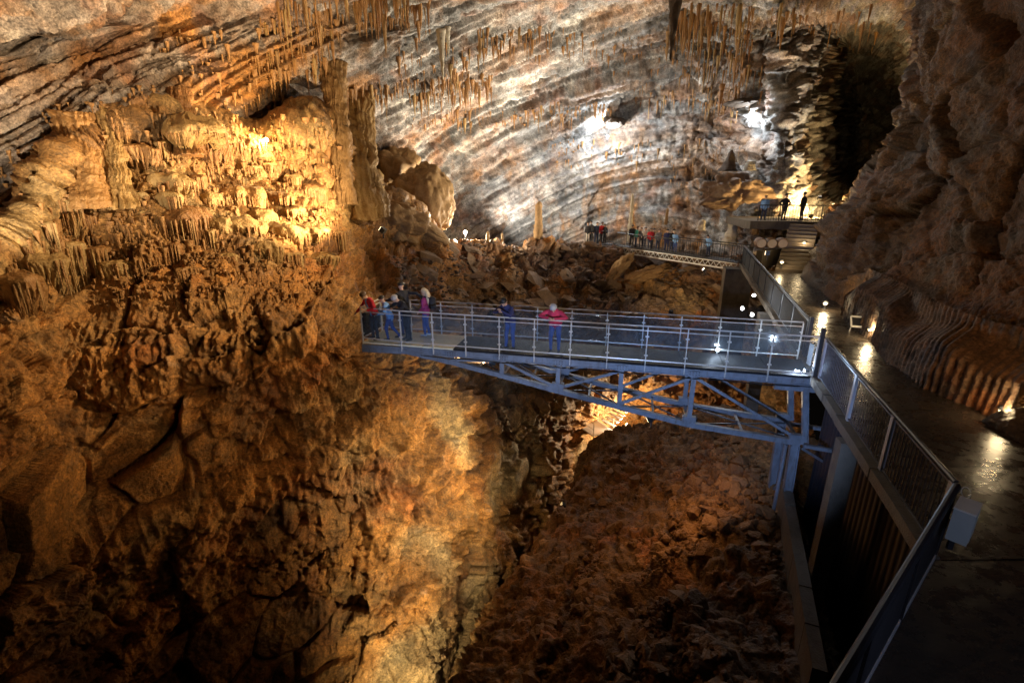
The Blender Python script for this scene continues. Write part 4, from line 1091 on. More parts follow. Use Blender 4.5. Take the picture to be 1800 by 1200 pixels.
# ------------------------------------------------------------------ footbridge
A0 = Vector((7.95, 12.15, 0)); U = Vector((-0.9728, 0.2315, 0)); W_ = Vector((0.2315, 0.9728, 0)); WID = 1.42
def B(s, t, z): return A0 + U * s + W_ * t + Vector((0, 0, z))
def on_truss(x, y):
    """bridge coordinates (s, z) of a point of the near truss plane"""
    D = at(x, y, d=1.0) - Vector((0, 0, H)); n = W_
    t = (A0.dot(n)) / D.dot(n); P = D * t + Vector((0, 0, H))
    return (P - A0).dot(U), P.z
br = empty('footbridge', B(6, 0.7, -0.3), label='blue lit steel truss footbridge with glass railings cantilevered over the pit', cat='footbridge')
LEN = 13.15
bot = [(0.0, -1.98)] + [on_truss(x, y) for x, y in ((1210, 746), (1088, 715), (980, 687), (882, 660), (795, 637), (715, 618))] + [(LEN, -0.27)]
TOPZ = -0.17
for side, t in (('near', 0.04), ('rear', WID - 0.04)):
    MB().bar(B(-0.1, t, TOPZ), B(11.75, t, TOPZ), 0.10, 0.18, flange=0.03).build('top_chord', M_STEEL, br)
    MB().bar(B(11.76, t, TOPZ), B(LEN, t, TOPZ), 0.10, 0.16).build('top_chord', M_STEEL, br)
    for i in range(len(bot) - 1):
        MB().bar(B(bot[i][0], t, bot[i][1]), B(bot[i + 1][0], t, bot[i + 1][1]), 0.14, 0.15).build('bottom_chord', M_STEEL, br)
    for s, z in bot[1:-1]:
        if z < -0.36: MB().bar(B(s, t, z + 0.06), B(s, t, TOPZ - 0.1), 0.1, 0.13, U).build('truss_vertical', M_STEEL, br)
    def diag(i, j):     # from the top at bottom-node i to the bottom at node j
        MB().bar(B(bot[i][0], t, TOPZ - 0.12), B(bot[j][0], t, bot[j][1] + 0.08), 0.07, 0.08).build('truss_diagonal', M_STEEL, br)
    diag(1, 0); diag(1, 2); diag(2, 3); diag(4, 3); diag(4, 5); diag(5, 6)
    for i in (0, 1, 3):
        s, z = bot[i]; MB().box(B(s + (0.12 if i == 0 else 0), t, z + 0.12), 0.36, 0.16, 0.26, math.atan2(U.y, U.x)).build('gusset_plate', M_STEEL, br)
for i in range(len(bot) - 1):
    s, z = bot[i]; s2, z2 = bot[i + 1]
    MB().bar(B(s, 0.12, z), B(s, WID - 0.12, z), 0.09, 0.09).build('cross_beam', M_STEEL, br)
    if z < -0.6:
        MB().bar(B(s, 0.1, z + 0.02), B(s2, WID - 0.1, z2 + 0.02), 0.04, 0.04).build('wind_brace', M_FENCE, br)
        MB().bar(B(s, WID - 0.1, z - 0.03), B(s2, 0.1, z2 - 0.03), 0.04, 0.04).build('wind_brace', M_FENCE, br)
        sm = (s + s2) / 2; zm = (z + z2) / 2
        MB().bar(B(sm, 0.1, zm), B(sm, WID - 0.1, zm), 0.06, 0.06).build('cross_beam', M_STEEL, br)
for k in range(13):
    s = 0.4 + k * 1.0
    MB().bar(B(s, 0.1, TOPZ - 0.02), B(s, WID - 0.1, TOPZ - 0.02), 0.06, 0.1).build('deck_joist', M_FENCE, br)
for i, (s, z) in enumerate(bot[1:6]):                        # splice plates with bolts
    for t in (-0.035,):
        pl = MB().box(B(s, t, TOPZ), 0.34, 0.012, 0.13, math.atan2(U.y, U.x)).build('splice_plate', M_STEEL, br)
        bl = MB()
        for ds in (-0.12, -0.04, 0.04, 0.12):
            for dz in (-0.035, 0.035): bl.lathe(B(s + ds, t - 0.006, TOPZ + dz), [(0.013, 0), (0.013, 0.014)], 6, -W_)
        bl.build('bolt', M_DARK, pl)
MB().tube([B(0.3 + 0.9 * k, -0.05, TOPZ - 0.12 - (0.03 if k % 2 else 0)) for k in range(13)], 0.014, 5).build('cable', M_BLACKP, br)
# deck: grating panels, pale glass panels at the tip
def grate_mat():
    m = mat('grating', (0.014, 0.014, 0.017), 0.6, 0.2, 0.3, 12.0)
    nt = m.node_tree; N, L = nt.nodes, nt.links; Bs = N['Principled BSDF']
    tc = N.new('ShaderNodeTexCoord')
    w1 = N.new('ShaderNodeTexWave'); w1.inputs['Scale'].default_value = 8.0; w1.bands_direction = 'X'
    L.new(tc.outputs['Object'], w1.inputs['Vector'])
    b = N.new('ShaderNodeBump'); b.inputs['Strength'].default_value = 0.9; b.inputs['Distance'].default_value = 0.02
    L.new(w1.outputs['Fac'], b.inputs['Height']); L.new(b.outputs[0], Bs.inputs['Normal'])
    return m
M_GRATE = grate_mat()
M_GFLOOR = mat('glass_floor', (0.75, 0.72, 0.52), 0.15, 0, 0.12, 3.0)
SG = 10.05
for k in range(9):
    a, b = -0.1 + k * (SG + 0.1) / 9, -0.1 + (k + 1) * (SG + 0.1) / 9 - 0.012
    MB().bar(B(a, WID / 2, -0.03), B(b, WID / 2, -0.03), WID - 0.02, 0.05).build('deck_panel', M_GRATE, br)
for k in range(3):
    a, b = SG + k * (LEN - SG) / 3, SG + (k + 1) * (LEN - SG) / 3 - 0.02
    MB().bar(B(a, WID / 2, -0.035), B(b, WID / 2, -0.035), WID - 0.03, 0.04).build('glass_floor_panel', M_GFLOOR, br)
# railings
def rail_run(pts, first=True, inset=0.0):
    for (s0, t0), (s1, t1) in zip(pts[:-1], pts[1:]):
        a, b = Vector((s0, t0)), Vector((s1, t1)); L = (b - a).length; n = max(1, round(L / 1.06))
        q = lambda f, z: B(a.x + (b.x - a.x) * f, a.y + (b.y - a.y) * f, z)
        MB().tube([q(0, 1.1), q(1, 1.1)], 0.022, 8).build('handrail', M_RAIL, br)
        MB().tube([q(0, 0.97), q(1, 0.97)], 0.013, 6).build('mid_rail', M_RAIL, br)
        MB().tube([q(0, 0.10), q(1, 0.10)], 0.018, 6).build('bottom_rail', M_RAIL, br)
        for k in range(n + 1):
            if k == 0 and not first: continue
            p = q(k / n, 0)
            MB().bar(p + Vector((0, 0, -0.22)), p + Vector((0, 0, 1.08)), 0.025, 0.055, W_).build('rail_post', M_RAIL, br)
        first = False
        for k in range(n):
            f0, f1 = (k + 0.03) / n, (k + 0.97) / n
            g = MB().bar(q(f0, 0.53), q(f1, 0.53), 0.010, 0.78).build('glass_panel', M_GLASS, br)
            c = MB()
            for fz in (0.25, 0.8):
                for ff in (k + 0.03, k + 0.97):
                    c.box(q(ff / n, fz), 0.035, 0.05, 0.035, math.atan2(U.y, U.x))
            c.build('clamp', M_RAIL, g)
near_run = [(0.05, -0.02), (11.75, -0.02), (LEN, 0.10)]
rail_run(near_run)
rail_run([(LEN, 0.12), (LEN, WID - 0.05)], False)
rail_run([(LEN, WID), (0.0, WID + 0.02)], True)
# bridge foot: bearing beam, inclined legs, outriggers
MB().bar(B(-0.25, 0.02, -0.36), B(0.9, 0.02, -0.36), 0.14, 0.14).build('bearing_beam', M_STEEL, br)
MB().bar(B(-0.25, WID, -0.36), B(0.9, WID, -0.36), 0.14, 0.14).build('bearing_beam', M_STEEL, br)
for t in (0.03, WID - 0.03):
    MB().bar(B(0.12, t, -0.43), B(-0.12, t, -1.95), 0.13, 0.13, U, flange=0.025).build('inclined_leg', M_STEEL, br)
    MB().bar(B(0.12, t, -2.05), B(0.0, t, -5.9), 0.18, 0.2, U, flange=0.03).build('support_column', M_STEEL, br)
    MB().bar(B(-0.1, t, -2.05), B(-1.05, t, -2.12), 0.1, 0.1).build('outrigger', M_STEEL, br)
MB().bar(B(-0.1, 0.03, -2.15), B(-0.9, 0.5, -2.75), 0.07, 0.07).build('outrigger_brace', M_STEEL, br)
MB().bar(B(0.03, 0.05, -3.0), B(0.03, WID - 0.05, -4.4), 0.08, 0.08).build('column_brace', M_STEEL, br)
MB().tube([B(0.35, 0.0, -2.05), B(0.35, 0.0, -5.8)], 0.05, 10).build('drain_pipe', M_STEEL, br)
# entrance gate frame between fence and bridge with a small deck light
gp = empty('gate_post', FB + Vector((0.05, 0.3, 0)), label='dark steel gate frame where the footbridge meets the walkway', cat='gate')
MB().bar(FB + Vector((-0.02, 0.14, 0)), FB + Vector((-0.02, 0.14, 1.3)), 0.09, 0.09).build('post', M_DARK, gp)
MB().bar(FC + Vector((-0.03, -0.14, 0)), FC + Vector((-0.03, -0.14, 1.2)), 0.09, 0.09).build('post', M_DARK, gp)
MB().bar(FB + Vector((0.3, 0.9, 0.3)), FB + Vector((0.32, 1.1, 0.3)), 0.03, 0.6).build('kick_panel', M_PLATE, gp)
dl = empty('deck_light', B(0.25, 0.1, 0.12), label='small white deck light at the bridge entrance', cat='lamp')
MB().box(B(0.16, 0.06, 0.12), 0.1, 0.08, 0.1, -0.23).build('housing', M_DARK, dl)
MB().box(B(0.225, 0.06, 0.12), 0.015, 0.06, 0.08, -0.23).build('lens', emit('lens_deck', (0.8, 0.9, 1), 30), dl)
la = bpy.data.lights.new('deck_light', 'POINT'); la.energy = 70; la.color = (0.6, 0.75, 1); la.shadow_soft_size = 0.05
lo = bpy.data.objects.new('deck_light', la); lo.location = B(0.36, 0.16, 0.2); COL.objects.link(lo)
dl2 = empty('deck_light', B(2.2, WID - 0.1, 0.1), label='small white deck light on the far side of the bridge', cat='lamp')
MB().box(B(2.2, WID - 0.06, 0.14), 0.1, 0.06, 0.1, -0.23).build('housing', M_DARK, dl2)
MB().box(B(2.2, WID - 0.1, 0.14), 0.08, 0.012, 0.08, -0.23).build('lens', emit('lens_deck', (0.8, 0.9, 1), 30), dl2)
la = bpy.data.lights.new('deck_light', 'POINT'); la.energy = 14; la.color = (0.7, 0.82, 1); la.shadow_soft_size = 0.05
lo = bpy.data.objects.new('deck_light', la); lo.location = B(2.2, WID - 0.22, 0.18); COL.objects.link(lo)

# ------------------------------------------------------------------ far footbridge, overlook, stairs
def far_bridge(name, a, b, label, h=1.05, truss=True):
    a = Vector(a); b = Vector(b); d = (b - a).normalized(); n = Vector((-d.y, d.x, 0)); L = (b - a).length; up = Vector((0, 0, 1))
    if n.y > 0: n = -n          # n looks at the viewer
    root = empty(name, a, label=label, cat='footbridge', group='far footbridges')
    MB().bar(a + n * -0.6, b + n * -0.6, 1.25, 0.06).build('deck', M_DARK, root)
    for side, q in (('f', 0.0), ('r', -1.2)):
        MB().tube([a + n * q + up * h, b + n * q + up * h], 0.03, 6).build('handrail', M_DARK, root)
        MB().tube([a + n * q + up * 0.12, b + n * q + up * 0.12], 0.02, 6).build('bottom_rail', M_DARK, root)
        k = 0; m = int(L / (0.17 if side == 'f' else 0.3)); mesh = None
        for k in range(m + 1):
            if mesh is None:
                mb = MB().tube([(0, 0, 0.05), (0, 0, h)], 0.013, 5); mesh = bpy.data.meshes.new('baluster'); mesh.from_pydata(mb.v, [], mb.f); mesh.materials.append(M_DARK)
            o = bpy.data.objects.new('baluster', mesh); o.location = d * (L * k / m) + n * q; link(o, root)
    if truss:
        MB().bar(a + n * 0.04 - up * 0.06, b + n * 0.04 - up * 0.06, 0.05, 0.07).build('chord', M_RAIL, root)
        MB().bar(a + n * 0.04 - up * 0.45, b + n * 0.04 - up * 0.45, 0.06, 0.09).build('chord', M_RAIL, root)
        m = int(L / 0.42)
        for k in range(m):
            p = a + d * (L * k / m) + n * 0.04; q = a + d * (L * (k + 1) / m) + n * 0.04; mid = (p + q) / 2
            MB().bar(p - up * 0.1, mid - up * 0.42, 0.03, 0.035).build('lattice_bar', M_RAIL, root)
            MB().bar(mid - up * 0.42, q - up * 0.1, 0.03, 0.035).build('lattice_bar', M_RAIL, root)
    return root
FB1 = Vector((14.45, 31.7, 0.0)); FB2 = at(1083, 436, Y=40.3); FB2.z = 0.05
far_bridge('far_footbridge', FB2, FB1, 'far lattice footbridge with visitors leading to the dark fence')
FB3 = at(1028, 434, Y=41.2); FB4 = at(1075, 434, Y=40.6); FB3.z = FB4.z = 0.1
far_bridge('far_footbridge', FB3, FB4, 'short far walkway left of the lattice footbridge, with five visitors')
# overlook platform and railing
ovz = 2.5
ov = [at(1322, 386, Y=33.6), at(1452, 392, Y=32.6)]
MB().prism([(15.6, 33.2), (21.2, 32.6), (22.5, 38), (16.0, 38)], ovz - 0.5, ovz).build('overlook_platform', M_CONC)
tag(bpy.data.objects['overlook_platform'], kind='structure')
def simple_rail(a, b, label, h=1.0):
    a = Vector(a); b = Vector(b); root = empty('overlook_railing', a, label=label, cat='railing'); up = Vector((0, 0, 1)); L = (b - a).length
    MB().tube([a + up * h, b + up * h], 0.03, 6).build('handrail', M_DARK, root)
    MB().tube([a + up * 0.12, b + up * 0.12], 0.02, 6).build('bottom_rail', M_DARK, root)
    m = int(L / 0.16)
    for k in range(m + 1):
        p = a.lerp(b, k / m); MB().tube([p + up * 0.02, p + up * h], 0.03 if k % 8 == 0 else 0.013, 5).build('baluster', M_DARK, root)
    return root
simple_rail((16.1, 33.3, ovz), (20.6, 32.8, ovz), 'dark railing of the overlook before the bright passage')
# stairs up from the walkway
st0 = Vector((15.95, 28.2, 0)); sd = Vector((0.55, 0.83, 0)).normalized(); sn = Vector((sd.y, -sd.x, 0))
stairs = empty('stairs', st0); tag(stairs, kind='structure')
M_STEP = mat('stair_concrete', (0.14, 0.11, 0.08), 0.6, 0, 0.3, 5, 0.5, 20)
for k in range(13):
    c = st0 + sd * (0.36 * k + 0.18); zt = (k + 1) * 0.185
    MB().box((c.x, c.y, zt / 2 - 0.02 + 0.0), 0.37, 1.6, zt, math.atan2(sd.y, sd.x)).build('step', M_STEP, stairs)
# low wall beside the barrels
MB().bar((14.9, 30.0, 0.5), (16.6, 31.2, 0.5), 0.4, 1.0).build('barrel_plinth', M_CONC)
tag(bpy.data.objects['barrel_plinth'], 'low stone ledge carrying the three barrels', 'ledge')

# ---- barrels
M_OAK = mat('oak', (0.34, 0.19, 0.08), 0.6, 0, 0.3, 14)
M_HOOP = mat('hoop', (0.12, 0.12, 0.12), 0.5, 0.7)
M_HEAD = mat('barrel_head', (0.62, 0.50, 0.36), 0.6, 0, 0.15, 10)
def barrel(p, ax, label, r=0.33):
    p = Vector(p); ax = Vector(ax).normalized()
    root = empty('wine_barrel', p - Vector((0, 0, r)), label=label, cat='barrel', group='wine barrels by the stairs')
    prof = [(r * (0.84 + 0.16 * math.sin(math.pi * i / 10)), 0.9 * i / 10) for i in range(11)]
    n = 18                                        # one mesh per stave
    x = ax.cross(Vector((0, 0, 1))).normalized(); y = ax.cross(x)
    for k in range(n):
        vs = []
        for rr, hh in prof:
            for q in (0.03, 0.97):
                a = 2 * math.pi * (k + q) / n
                for f in (1.0, 0.92): vs.append(p + ax * hh + (x * math.cos(a) + y * math.sin(a)) * rr * f)
        fs = []
        for i in range(10):
            b = 4 * i; fs += [(b, b + 2, b + 6, b + 4), (b + 1, b + 5, b + 7, b + 3), (b, b + 4, b + 5, b + 1), (b + 2, b + 3, b + 7, b + 6)]
        fs += [(0, 1, 3, 2), (40, 42, 43, 41)]
        MB().add(vs, fs).build('stave', M_OAK, root)
    MB().lathe(p, [(r * 0.8, 0.04), (r * 0.8, 0.06)], 24, ax).build('head', M_HEAD, root)
    for h0 in (0.03, 0.2, 0.66, 0.83):
        rr = r * (0.84 + 0.16 * math.sin(math.pi * h0 / 0.9)) + 0.004
        vs = [p + ax * (h0 + dz) + (x * math.cos(a) + y * math.sin(a)) * (rr + e_) for dz in (0, 0.045) for e_ in (0, 0.006) for a in np.linspace(0, 2 * math.pi, 24, endpoint=False)]
        fs = []
        for i in range(24):
            j = (i + 1) % 24; fs += [(24 + i, 24 + j, 72 + j, 72 + i), (i, j, 24 + j, 24 + i), (48 + i, 72 + i, 72 + j, 48 + j)]
        MB().add(vs, fs).build('hoop', M_HOOP, root)
    return root
bax = Vector((0.25, 0.95, 0))
for k, lab in enumerate(('left oak barrel of the front three, pale head towards the viewer', 'middle oak barrel of the front three', 'right oak barrel of the front three, half hidden by shadow')):
    barrel(Vector((15.16 + 0.62 * k, 30.45 - 0.06 * k, 1.37)), bax, lab)
# ---- little steel landing deep in the pit
lp = at(1047, 752, d=41.0); ld = empty('pit_landing', lp, label='small grey steel landing with railings deep in the pit', cat='landing')
q = lambda x, y, z: lp + Vector((x, y, z))
MB().box(q(0, 0, -0.05), 2.0, 2.0, 0.1, 0.5).build('deck', M_PLATE, ld)
cs_ = [q(*(Matrix.Rotation(0.5, 3, 'Z') @ Vector(v))) for v in ((-1, -1, 0), (-1, 1, 0), (1, 1, 0), (1, -1, 0))]
for i in range(4):
    MB().tube([cs_[i] + Vector((0, 0, -1.6 if i != 2 else 0)), cs_[i] + Vector((0, 0, 1.1))], 0.035, 6).build('post', M_RAIL, ld)
for i in range(3):
    for h in (0.55, 1.1): MB().tube([cs_[i] + up * h, cs_[i + 1] + up * h], 0.03, 6).build('rail', M_RAIL, ld)
for sgn in (cs_[2], cs_[3]):
    MB().tube([sgn + up * 1.1, sgn + Vector((2.2, 1.6, 2.6))], 0.03, 6).build('stair_rail', M_RAIL, ld)
for k in range(7):
    MB().box((cs_[2] + cs_[3]) / 2 + Vector((0.3 + 0.3 * k, 0.15 + 0.2 * k, 0.15 + 0.21 * k)), 0.28, 1.4, 0.04, 0.6).build('tread', M_PLATE, ld)

# ------------------------------------------------------------------ walkway lamps
def path_lamp(p, r, power, label, glow=60, h=0.25):
    p = Vector(p); root = empty('path_lamp', p, label=label, cat='lamp', group='lamps along the walkway')
    MB().lathe(p, [(0.09, 0), (0.09, 0.02), (0.03, 0.04), (0.03, h - r)], 12).build('stand', M_DARK, root)
    prof = [(r * math.sin(math.pi * i / 8) + 0.001, h - r * math.cos(math.pi * i / 8)) for i in range(9)]
    MB().lathe(p, prof, 14).build('globe', emit('globe', (1, 0.74, 0.36), 3.5), root, True)
    hood = [(r * 1.25 * math.sin(math.pi * 0.5 * i / 5) + 0.001, h + r * 0.25 + r * 1.05 * math.cos(math.pi * 0.5 * i / 5)) for i in range(6)]
    MB().lathe(p, hood[::-1], 14).build('hood', M_DARK, root, True)
    la = bpy.data.lights.new('path_light', 'POINT'); la.energy = power; la.color = (1, 0.74, 0.40); la.shadow_soft_size = 0.1
    lo = bpy.data.objects.new('path_light', la); lo.location = p + Vector((-0.12, -0.22, h + 0.12)); COL.objects.link(lo)
path_lamp((10.45, 9.55, 0), 0.10, 95, 'round glowing lamp at the wall foot near the right edge', 40, 0.26)
path_lamp((11.75, 15.55, 0), 0.085, 90, 'bright lamp behind the tilted white framed board', 60, 0.3)
path_lamp((12.65, 19.5, 0), 0.08, 65, 'glowing lamp at the wall foot between board and stairs', 50, 0.25)
path_lamp((15.55, 28.55, 0.2), 0.10, 30, 'lamp at the bottom of the stairs', 60, 0.35)
path_lamp((17.6, 30.2, 1.1), 0.10, 30, 'lamp higher up on the stairs', 60, 0.35)

# ---- tilted board with a white frame
bd = empty('information_board', (11.75, 16.3, 0), label='tilted information board with white frame by the wall', cat='sign')
bc = at(1512, 566, Y=16.35); bx_, by_, bz_ = Vector((0.93, -0.36, 0)), Vector((0.2, 0.5, 0.45)), None
pts = [bc + bx_ * sx * 0.27 + by_ * sy * 0.3 for sx, sy in ((-1, -1), (1, -1), (1, 1), (-1, 1))]
nrm = bx_.cross(by_).normalized()
MB().add([p for p in pts] + [p - nrm * 0.03 for p in pts], [(0, 1, 2, 3), (7, 6, 5, 4)] + [(i, i + 4, (i + 1) % 4 + 4, (i + 1) % 4) for i in range(4)]).build('panel', M_DARK, bd)
for i in range(4): MB().bar(pts[i] + nrm * 0.012, pts[(i + 1) % 4] + nrm * 0.012, 0.045, 0.045, nrm).build('frame', M_WHITE, bd)
for i in (0, 1):
    MB().tube([pts[i] - nrm * 0.05, Vector((pts[i].x, pts[i].y + 0.05, 0.0))], 0.02, 6).build('leg', M_RAIL, bd)

# ------------------------------------------------------------------ people
SKIN = mat('skin', (0.52, 0.32, 0.22), 0.55, 0, 0.1)
def cloth(name, c, var=0.22): return mat('cloth_' + name, c, 0.85, 0, var, 10, 0.4, 60)
BLK = cloth('black', (0.018, 0.018, 0.022)); JEAN = cloth('jeans', (0.05, 0.10, 0.32)); DJEAN = cloth('dark_jeans', (0.035, 0.05, 0.11)); RED = cloth('red', (0.55, 0.02, 0.03)); LBLUE = cloth('light_blue', (0.22, 0.42, 0.75))
NAVY = cloth('navy', (0.03, 0.035, 0.11)); PURP = cloth('purple', (0.26, 0.03, 0.14)); CRIM = cloth('crimson', (0.50, 0.035, 0.085)); GREYC = cloth('grey', (0.25, 0.25, 0.26)); TEAL = cloth('teal', (0.03, 0.26, 0.22)); CREAM = cloth('cream', (0.6, 0.56, 0.5)); DGREY = cloth('dark_grey', (0.06, 0.06, 0.065))
SHOE = mat('shoe_dark', (0.03, 0.028, 0.026), 0.6); PSHOE = mat('shoe_pale', (0.55, 0.62, 0.7), 0.6)
HBLK = mat('hair_black', (0.015, 0.012, 0.01), 0.5, 0, 0.3, 30); HGREY = mat('hair_grey', (0.42, 0.41, 0.40), 0.5, 0, 0.2, 30); HBLOND = mat('hair_blond', (0.55, 0.45, 0.30), 0.45, 0, 0.25, 30); HBRN = mat('hair_brown', (0.09, 0.05, 0.03), 0.5, 0, 0.3, 30)
EYE = mat('eye_dark', (0.02, 0.015, 0.01), 0.2); LIP = mat('lip', (0.35, 0.12, 0.10), 0.5)

def capsule(mb, a, b, ra, rb, n=10):
    a = Vector(a); b = Vector(b); d = (b - a); L = d.length; d = d / max(L, 1e-6)
    pts, rs = [], []
    for k in range(4):
        t = math.pi / 2 * (1 - k / 3); pts.append(a - d * ra * math.sin(t)); rs.append(max(0.001, ra * math.cos(t)))
    for k in range(4):
        t = math.pi / 2 * k / 3; pts.append(b + d * rb * math.sin(t)); rs.append(max(0.001, rb * math.cos(t)))
    mb.tube(pts, rs, n)

def seg_dist(P, a, b, ra, rb):
    a = np.array(a); b = np.array(b); ab = b - a
    t = np.clip(((P - a) @ ab) / max(ab @ ab, 1e-9), 0, 1)
    return np.linalg.norm(P - (a + t[:, None] * ab), axis=1) - (ra + (rb - ra) * t)

def person(loc, facing, label, top, legs, shoe, hair, lean=0.0, nod=0.2, turn=0.0, side=0.0, armL=None, armR=None, footL=None, footR=None, h=1.72, fine=True, long_hair=False, inner=None, stout=1.0, group=None):
    """one figure; front is -Y, its right hand at -X. armX = (elbow, hand), footX = (knee, ankle) in body coordinates"""
    loc = Vector(loc); rz = math.atan2(facing[0], -facing[1]); S = h / 1.75
    T = Matrix.Rotation(side, 3, 'Y') @ Matrix.Rotation(lean, 3, 'X')
    pel = Vector((0, 0, 0.92))
    tor = lambda x, y, z: pel + T @ Vector((x, y, z))
    neck = tor(0, 0.0, 0.53)
    HD = T @ Matrix.Rotation(turn, 3, 'Z') @ Matrix.Rotation(nod, 3, 'X')
    hd = lambda x, y, z: neck + HD @ Vector((x, y, z))
    caps = []
    def c(a, b, ra, rb, m): caps.append((Vector(a), Vector(b), ra, rb, m))
    # torso
    w = stout
    c(tor(0, 0, 0.02), tor(0, 0, 0.40), 0.135 * w, 0.135 * w, 0)
    for s in (-1, 1):
        c(tor(0.075 * s, 0, 0.0), tor(0.10 * s, 0, 0.38), 0.115 * w, 0.115, 0)
        c(tor(0.06 * s, 0.0, 0.46), tor(0.16 * s, 0, 0.42), 0.075, 0.075, 0)
    c(tor(0, 0, -0.06), tor(0, 0, -0.02), 0.14, 0.14, 0)
    c(tor(0, 0.0, 0.46), hd(0, -0.01, 0.08), 0.06, 0.055, 2)
    # head
    c(hd(0, 0.005, 0.16), hd(0, 0.01, 0.195), 0.092, 0.095, 2)
    c(hd(0, -0.035, 0.10), hd(0, -0.03, 0.16), 0.062, 0.078, 2)
    c(hd(0, -0.098, 0.165), hd(0, -0.122, 0.135), 0.010, 0.017, 2)
    for s in (-1, 1): c(hd(0.095 * s, 0.0, 0.145), hd(0.098 * s, 0.005, 0.17), 0.016, 0.02, 2)
    # arms
    arms = {1: armL, -1: armR}
    for s in (-1, 1):
        sh = tor(0.20 * s, 0, 0.43)
        el, ha = arms[s] if arms[s] else ((0.25 * s, 0.02, 1.10), (0.25 * s, -0.08, 0.86))
        el = Vector(el); ha = Vector(ha)
        c(sh, el, 0.068, 0.052, 0); c(el, el.lerp(ha, 0.86), 0.052, 0.042, 0)
        d = (ha - el).normalized(); c(el.lerp(ha, 0.86), ha, 0.032, 0.034, 2); c(ha, ha + d * 0.05, 0.036, 0.034, 2)
        sidev = d.cross(Vector((0, 0, 1)) if abs(d.z) < 0.9 else Vector((0, 1, 0))).normalized(); bend = Vector((0, 0, -1)) if abs(d.z) < 0.9 else Vector((0, -1, 0))
        if fine:
            for k, ln in enumerate((0.055, 0.066, 0.062, 0.048)):
                b0 = ha + d * 0.07 + sidev * (0.021 * (k - 1.5)); m1 = b0 + d * ln * 0.6 + bend * 0.012; m2 = m1 + d * ln * 0.35 + bend * 0.03
                c(b0, m1, 0.0105, 0.0095, 2); c(m1, m2, 0.0095, 0.008, 2)
            tb = ha + d * 0.02 + sidev * 0.034; c(tb, tb + d * 0.035 + sidev * 0.025, 0.012, 0.0105, 2); c(tb + d * 0.035 + sidev * 0.025, tb + d * 0.06 + sidev * 0.022 + bend * 0.02, 0.0105, 0.009, 2)
    # legs
    lg = {1: footL, -1: footR}
    for s in (-1, 1):
        kn, an = lg[s] if lg[s] else ((0.10 * s, -0.02, 0.50), (0.11 * s, 0.02, 0.09))
        kn = Vector(kn); an = Vector(an); hip = Vector((0.09 * s, 0, 0.88))
        c(hip, kn, 0.105, 0.066, 1); c(kn, an, 0.066, 0.046, 1)
        c(an + Vector((0, 0.02, -0.045)), an + Vector((0.015 * s, -0.15, -0.055)), 0.045, 0.036, 3)
    mb = MB()
    for a, b, ra, rb, m in caps: capsule(mb, a, b, ra, rb)
    me = bpy.data.meshes.new('tmp'); me.from_pydata(mb.v, [], mb.f)
    ob = bpy.data.objects.new('tmp', me); COL.objects.link(ob)
    md = ob.modifiers.new('r', 'REMESH'); md.mode = 'VOXEL'; md.voxel_size = 0.0125 if fine else 0.03
    sm = ob.modifiers.new('s', 'SMOOTH'); sm.factor = 0.5; sm.iterations = 3 if fine else 1
    dg = bpy.context.evaluated_depsgraph_get(); dg.update()
    me2 = bpy.data.meshes.new_from_object(ob.evaluated_get(dg)); bpy.data.objects.remove(ob)
    n = len(me2.polygons); ctr = np.empty(n * 3); me2.polygons.foreach_get('center', ctr); ctr = ctr.reshape(-1, 3)
    best = np.full(n, 9.0); mi = np.zeros(n, np.int32)
    for a, b, ra, rb, m in caps:
        d = seg_dist(ctr, a, b, ra, rb); k = d < best - (0.012 if m == 2 else 0); best = np.where(k, d, best); mi = np.where(k, m, mi)
    mi = np.where((mi == 1) & (ctr[:, 2] > 0.84), 0, mi)
    mats = [top, legs, SKIN, shoe]
    if inner is not None:                                     # open jacket front
        loc_t = (ctr - np.array(pel)) @ np.array(T)
        fr = (np.abs(loc_t[:, 0]) < 0.055) & (loc_t[:, 1] < -0.05) & (mi == 0) & (loc_t[:, 2] > -0.1); mi = np.where(fr, 4, mi); mats.append(inner)
    me2.materials.clear()
    for m in mats: me2.materials.append(m)
    me2.polygons.foreach_set('material_index', mi.astype(np.int32)); me2.polygons.foreach_set('use_smooth', np.ones(n, bool))
    nv = len(me2.vertices); co = np.empty(nv * 3); me2.vertices.foreach_get('co', co); co = co.reshape(-1, 3)
    if fine:                                                  # folds in the cloth
        vm = np.zeros(nv); 
        loops = np.empty(len(me2.loops), np.int32); me2.loops.foreach_get('vertex_index', loops)
        lt = np.empty(n, np.int32); me2.polygons.foreach_get('loop_total', lt)
        vm[loops] = np.repeat(((mi == 0) | (mi == 1) | (mi == 4)).astype(float), lt)
        co = co + (vm * 0.012)[:, None] * np.stack([vnoise(co * np.array((9, 9, 15)) + 3 * k, 700 + k) for k in range(3)], -1)
    me2.vertices.foreach_set('co', co.ravel()); me2.update()
    me2.name = 'body'
    root = empty('person', loc, rz, label=label, cat='person', group=group); root.scale = (S, S, S)
    bo = bpy.data.objects.new('body', me2); link(bo, root)
    def local(mb, name, m):
        q = bpy.data.meshes.new(name); q.from_pydata(mb.v, [], mb.f); q.materials.append(m); q.polygons.foreach_set('use_smooth', [True] * len(q.polygons)); link(bpy.data.objects.new(name, q), root)
    hm = MB(); vs = []; nseg = 18
    for i in range(9):
        th = math.pi * 0.62 * i / 8
        for k in range(nseg):
            a = 2 * math.pi * k / nseg; front = max(0, -math.sin(a)); t2 = th * (1 - 0.42 * front)
            r = 0.108 + 0.006 * math.sin(5 * a + i)
            vs.append(hd(r * math.sin(t2) * math.cos(a), 0.012 + r * 1.08 * math.sin(t2) * math.sin(a), 0.185 + r * 1.05 * math.cos(t2)))
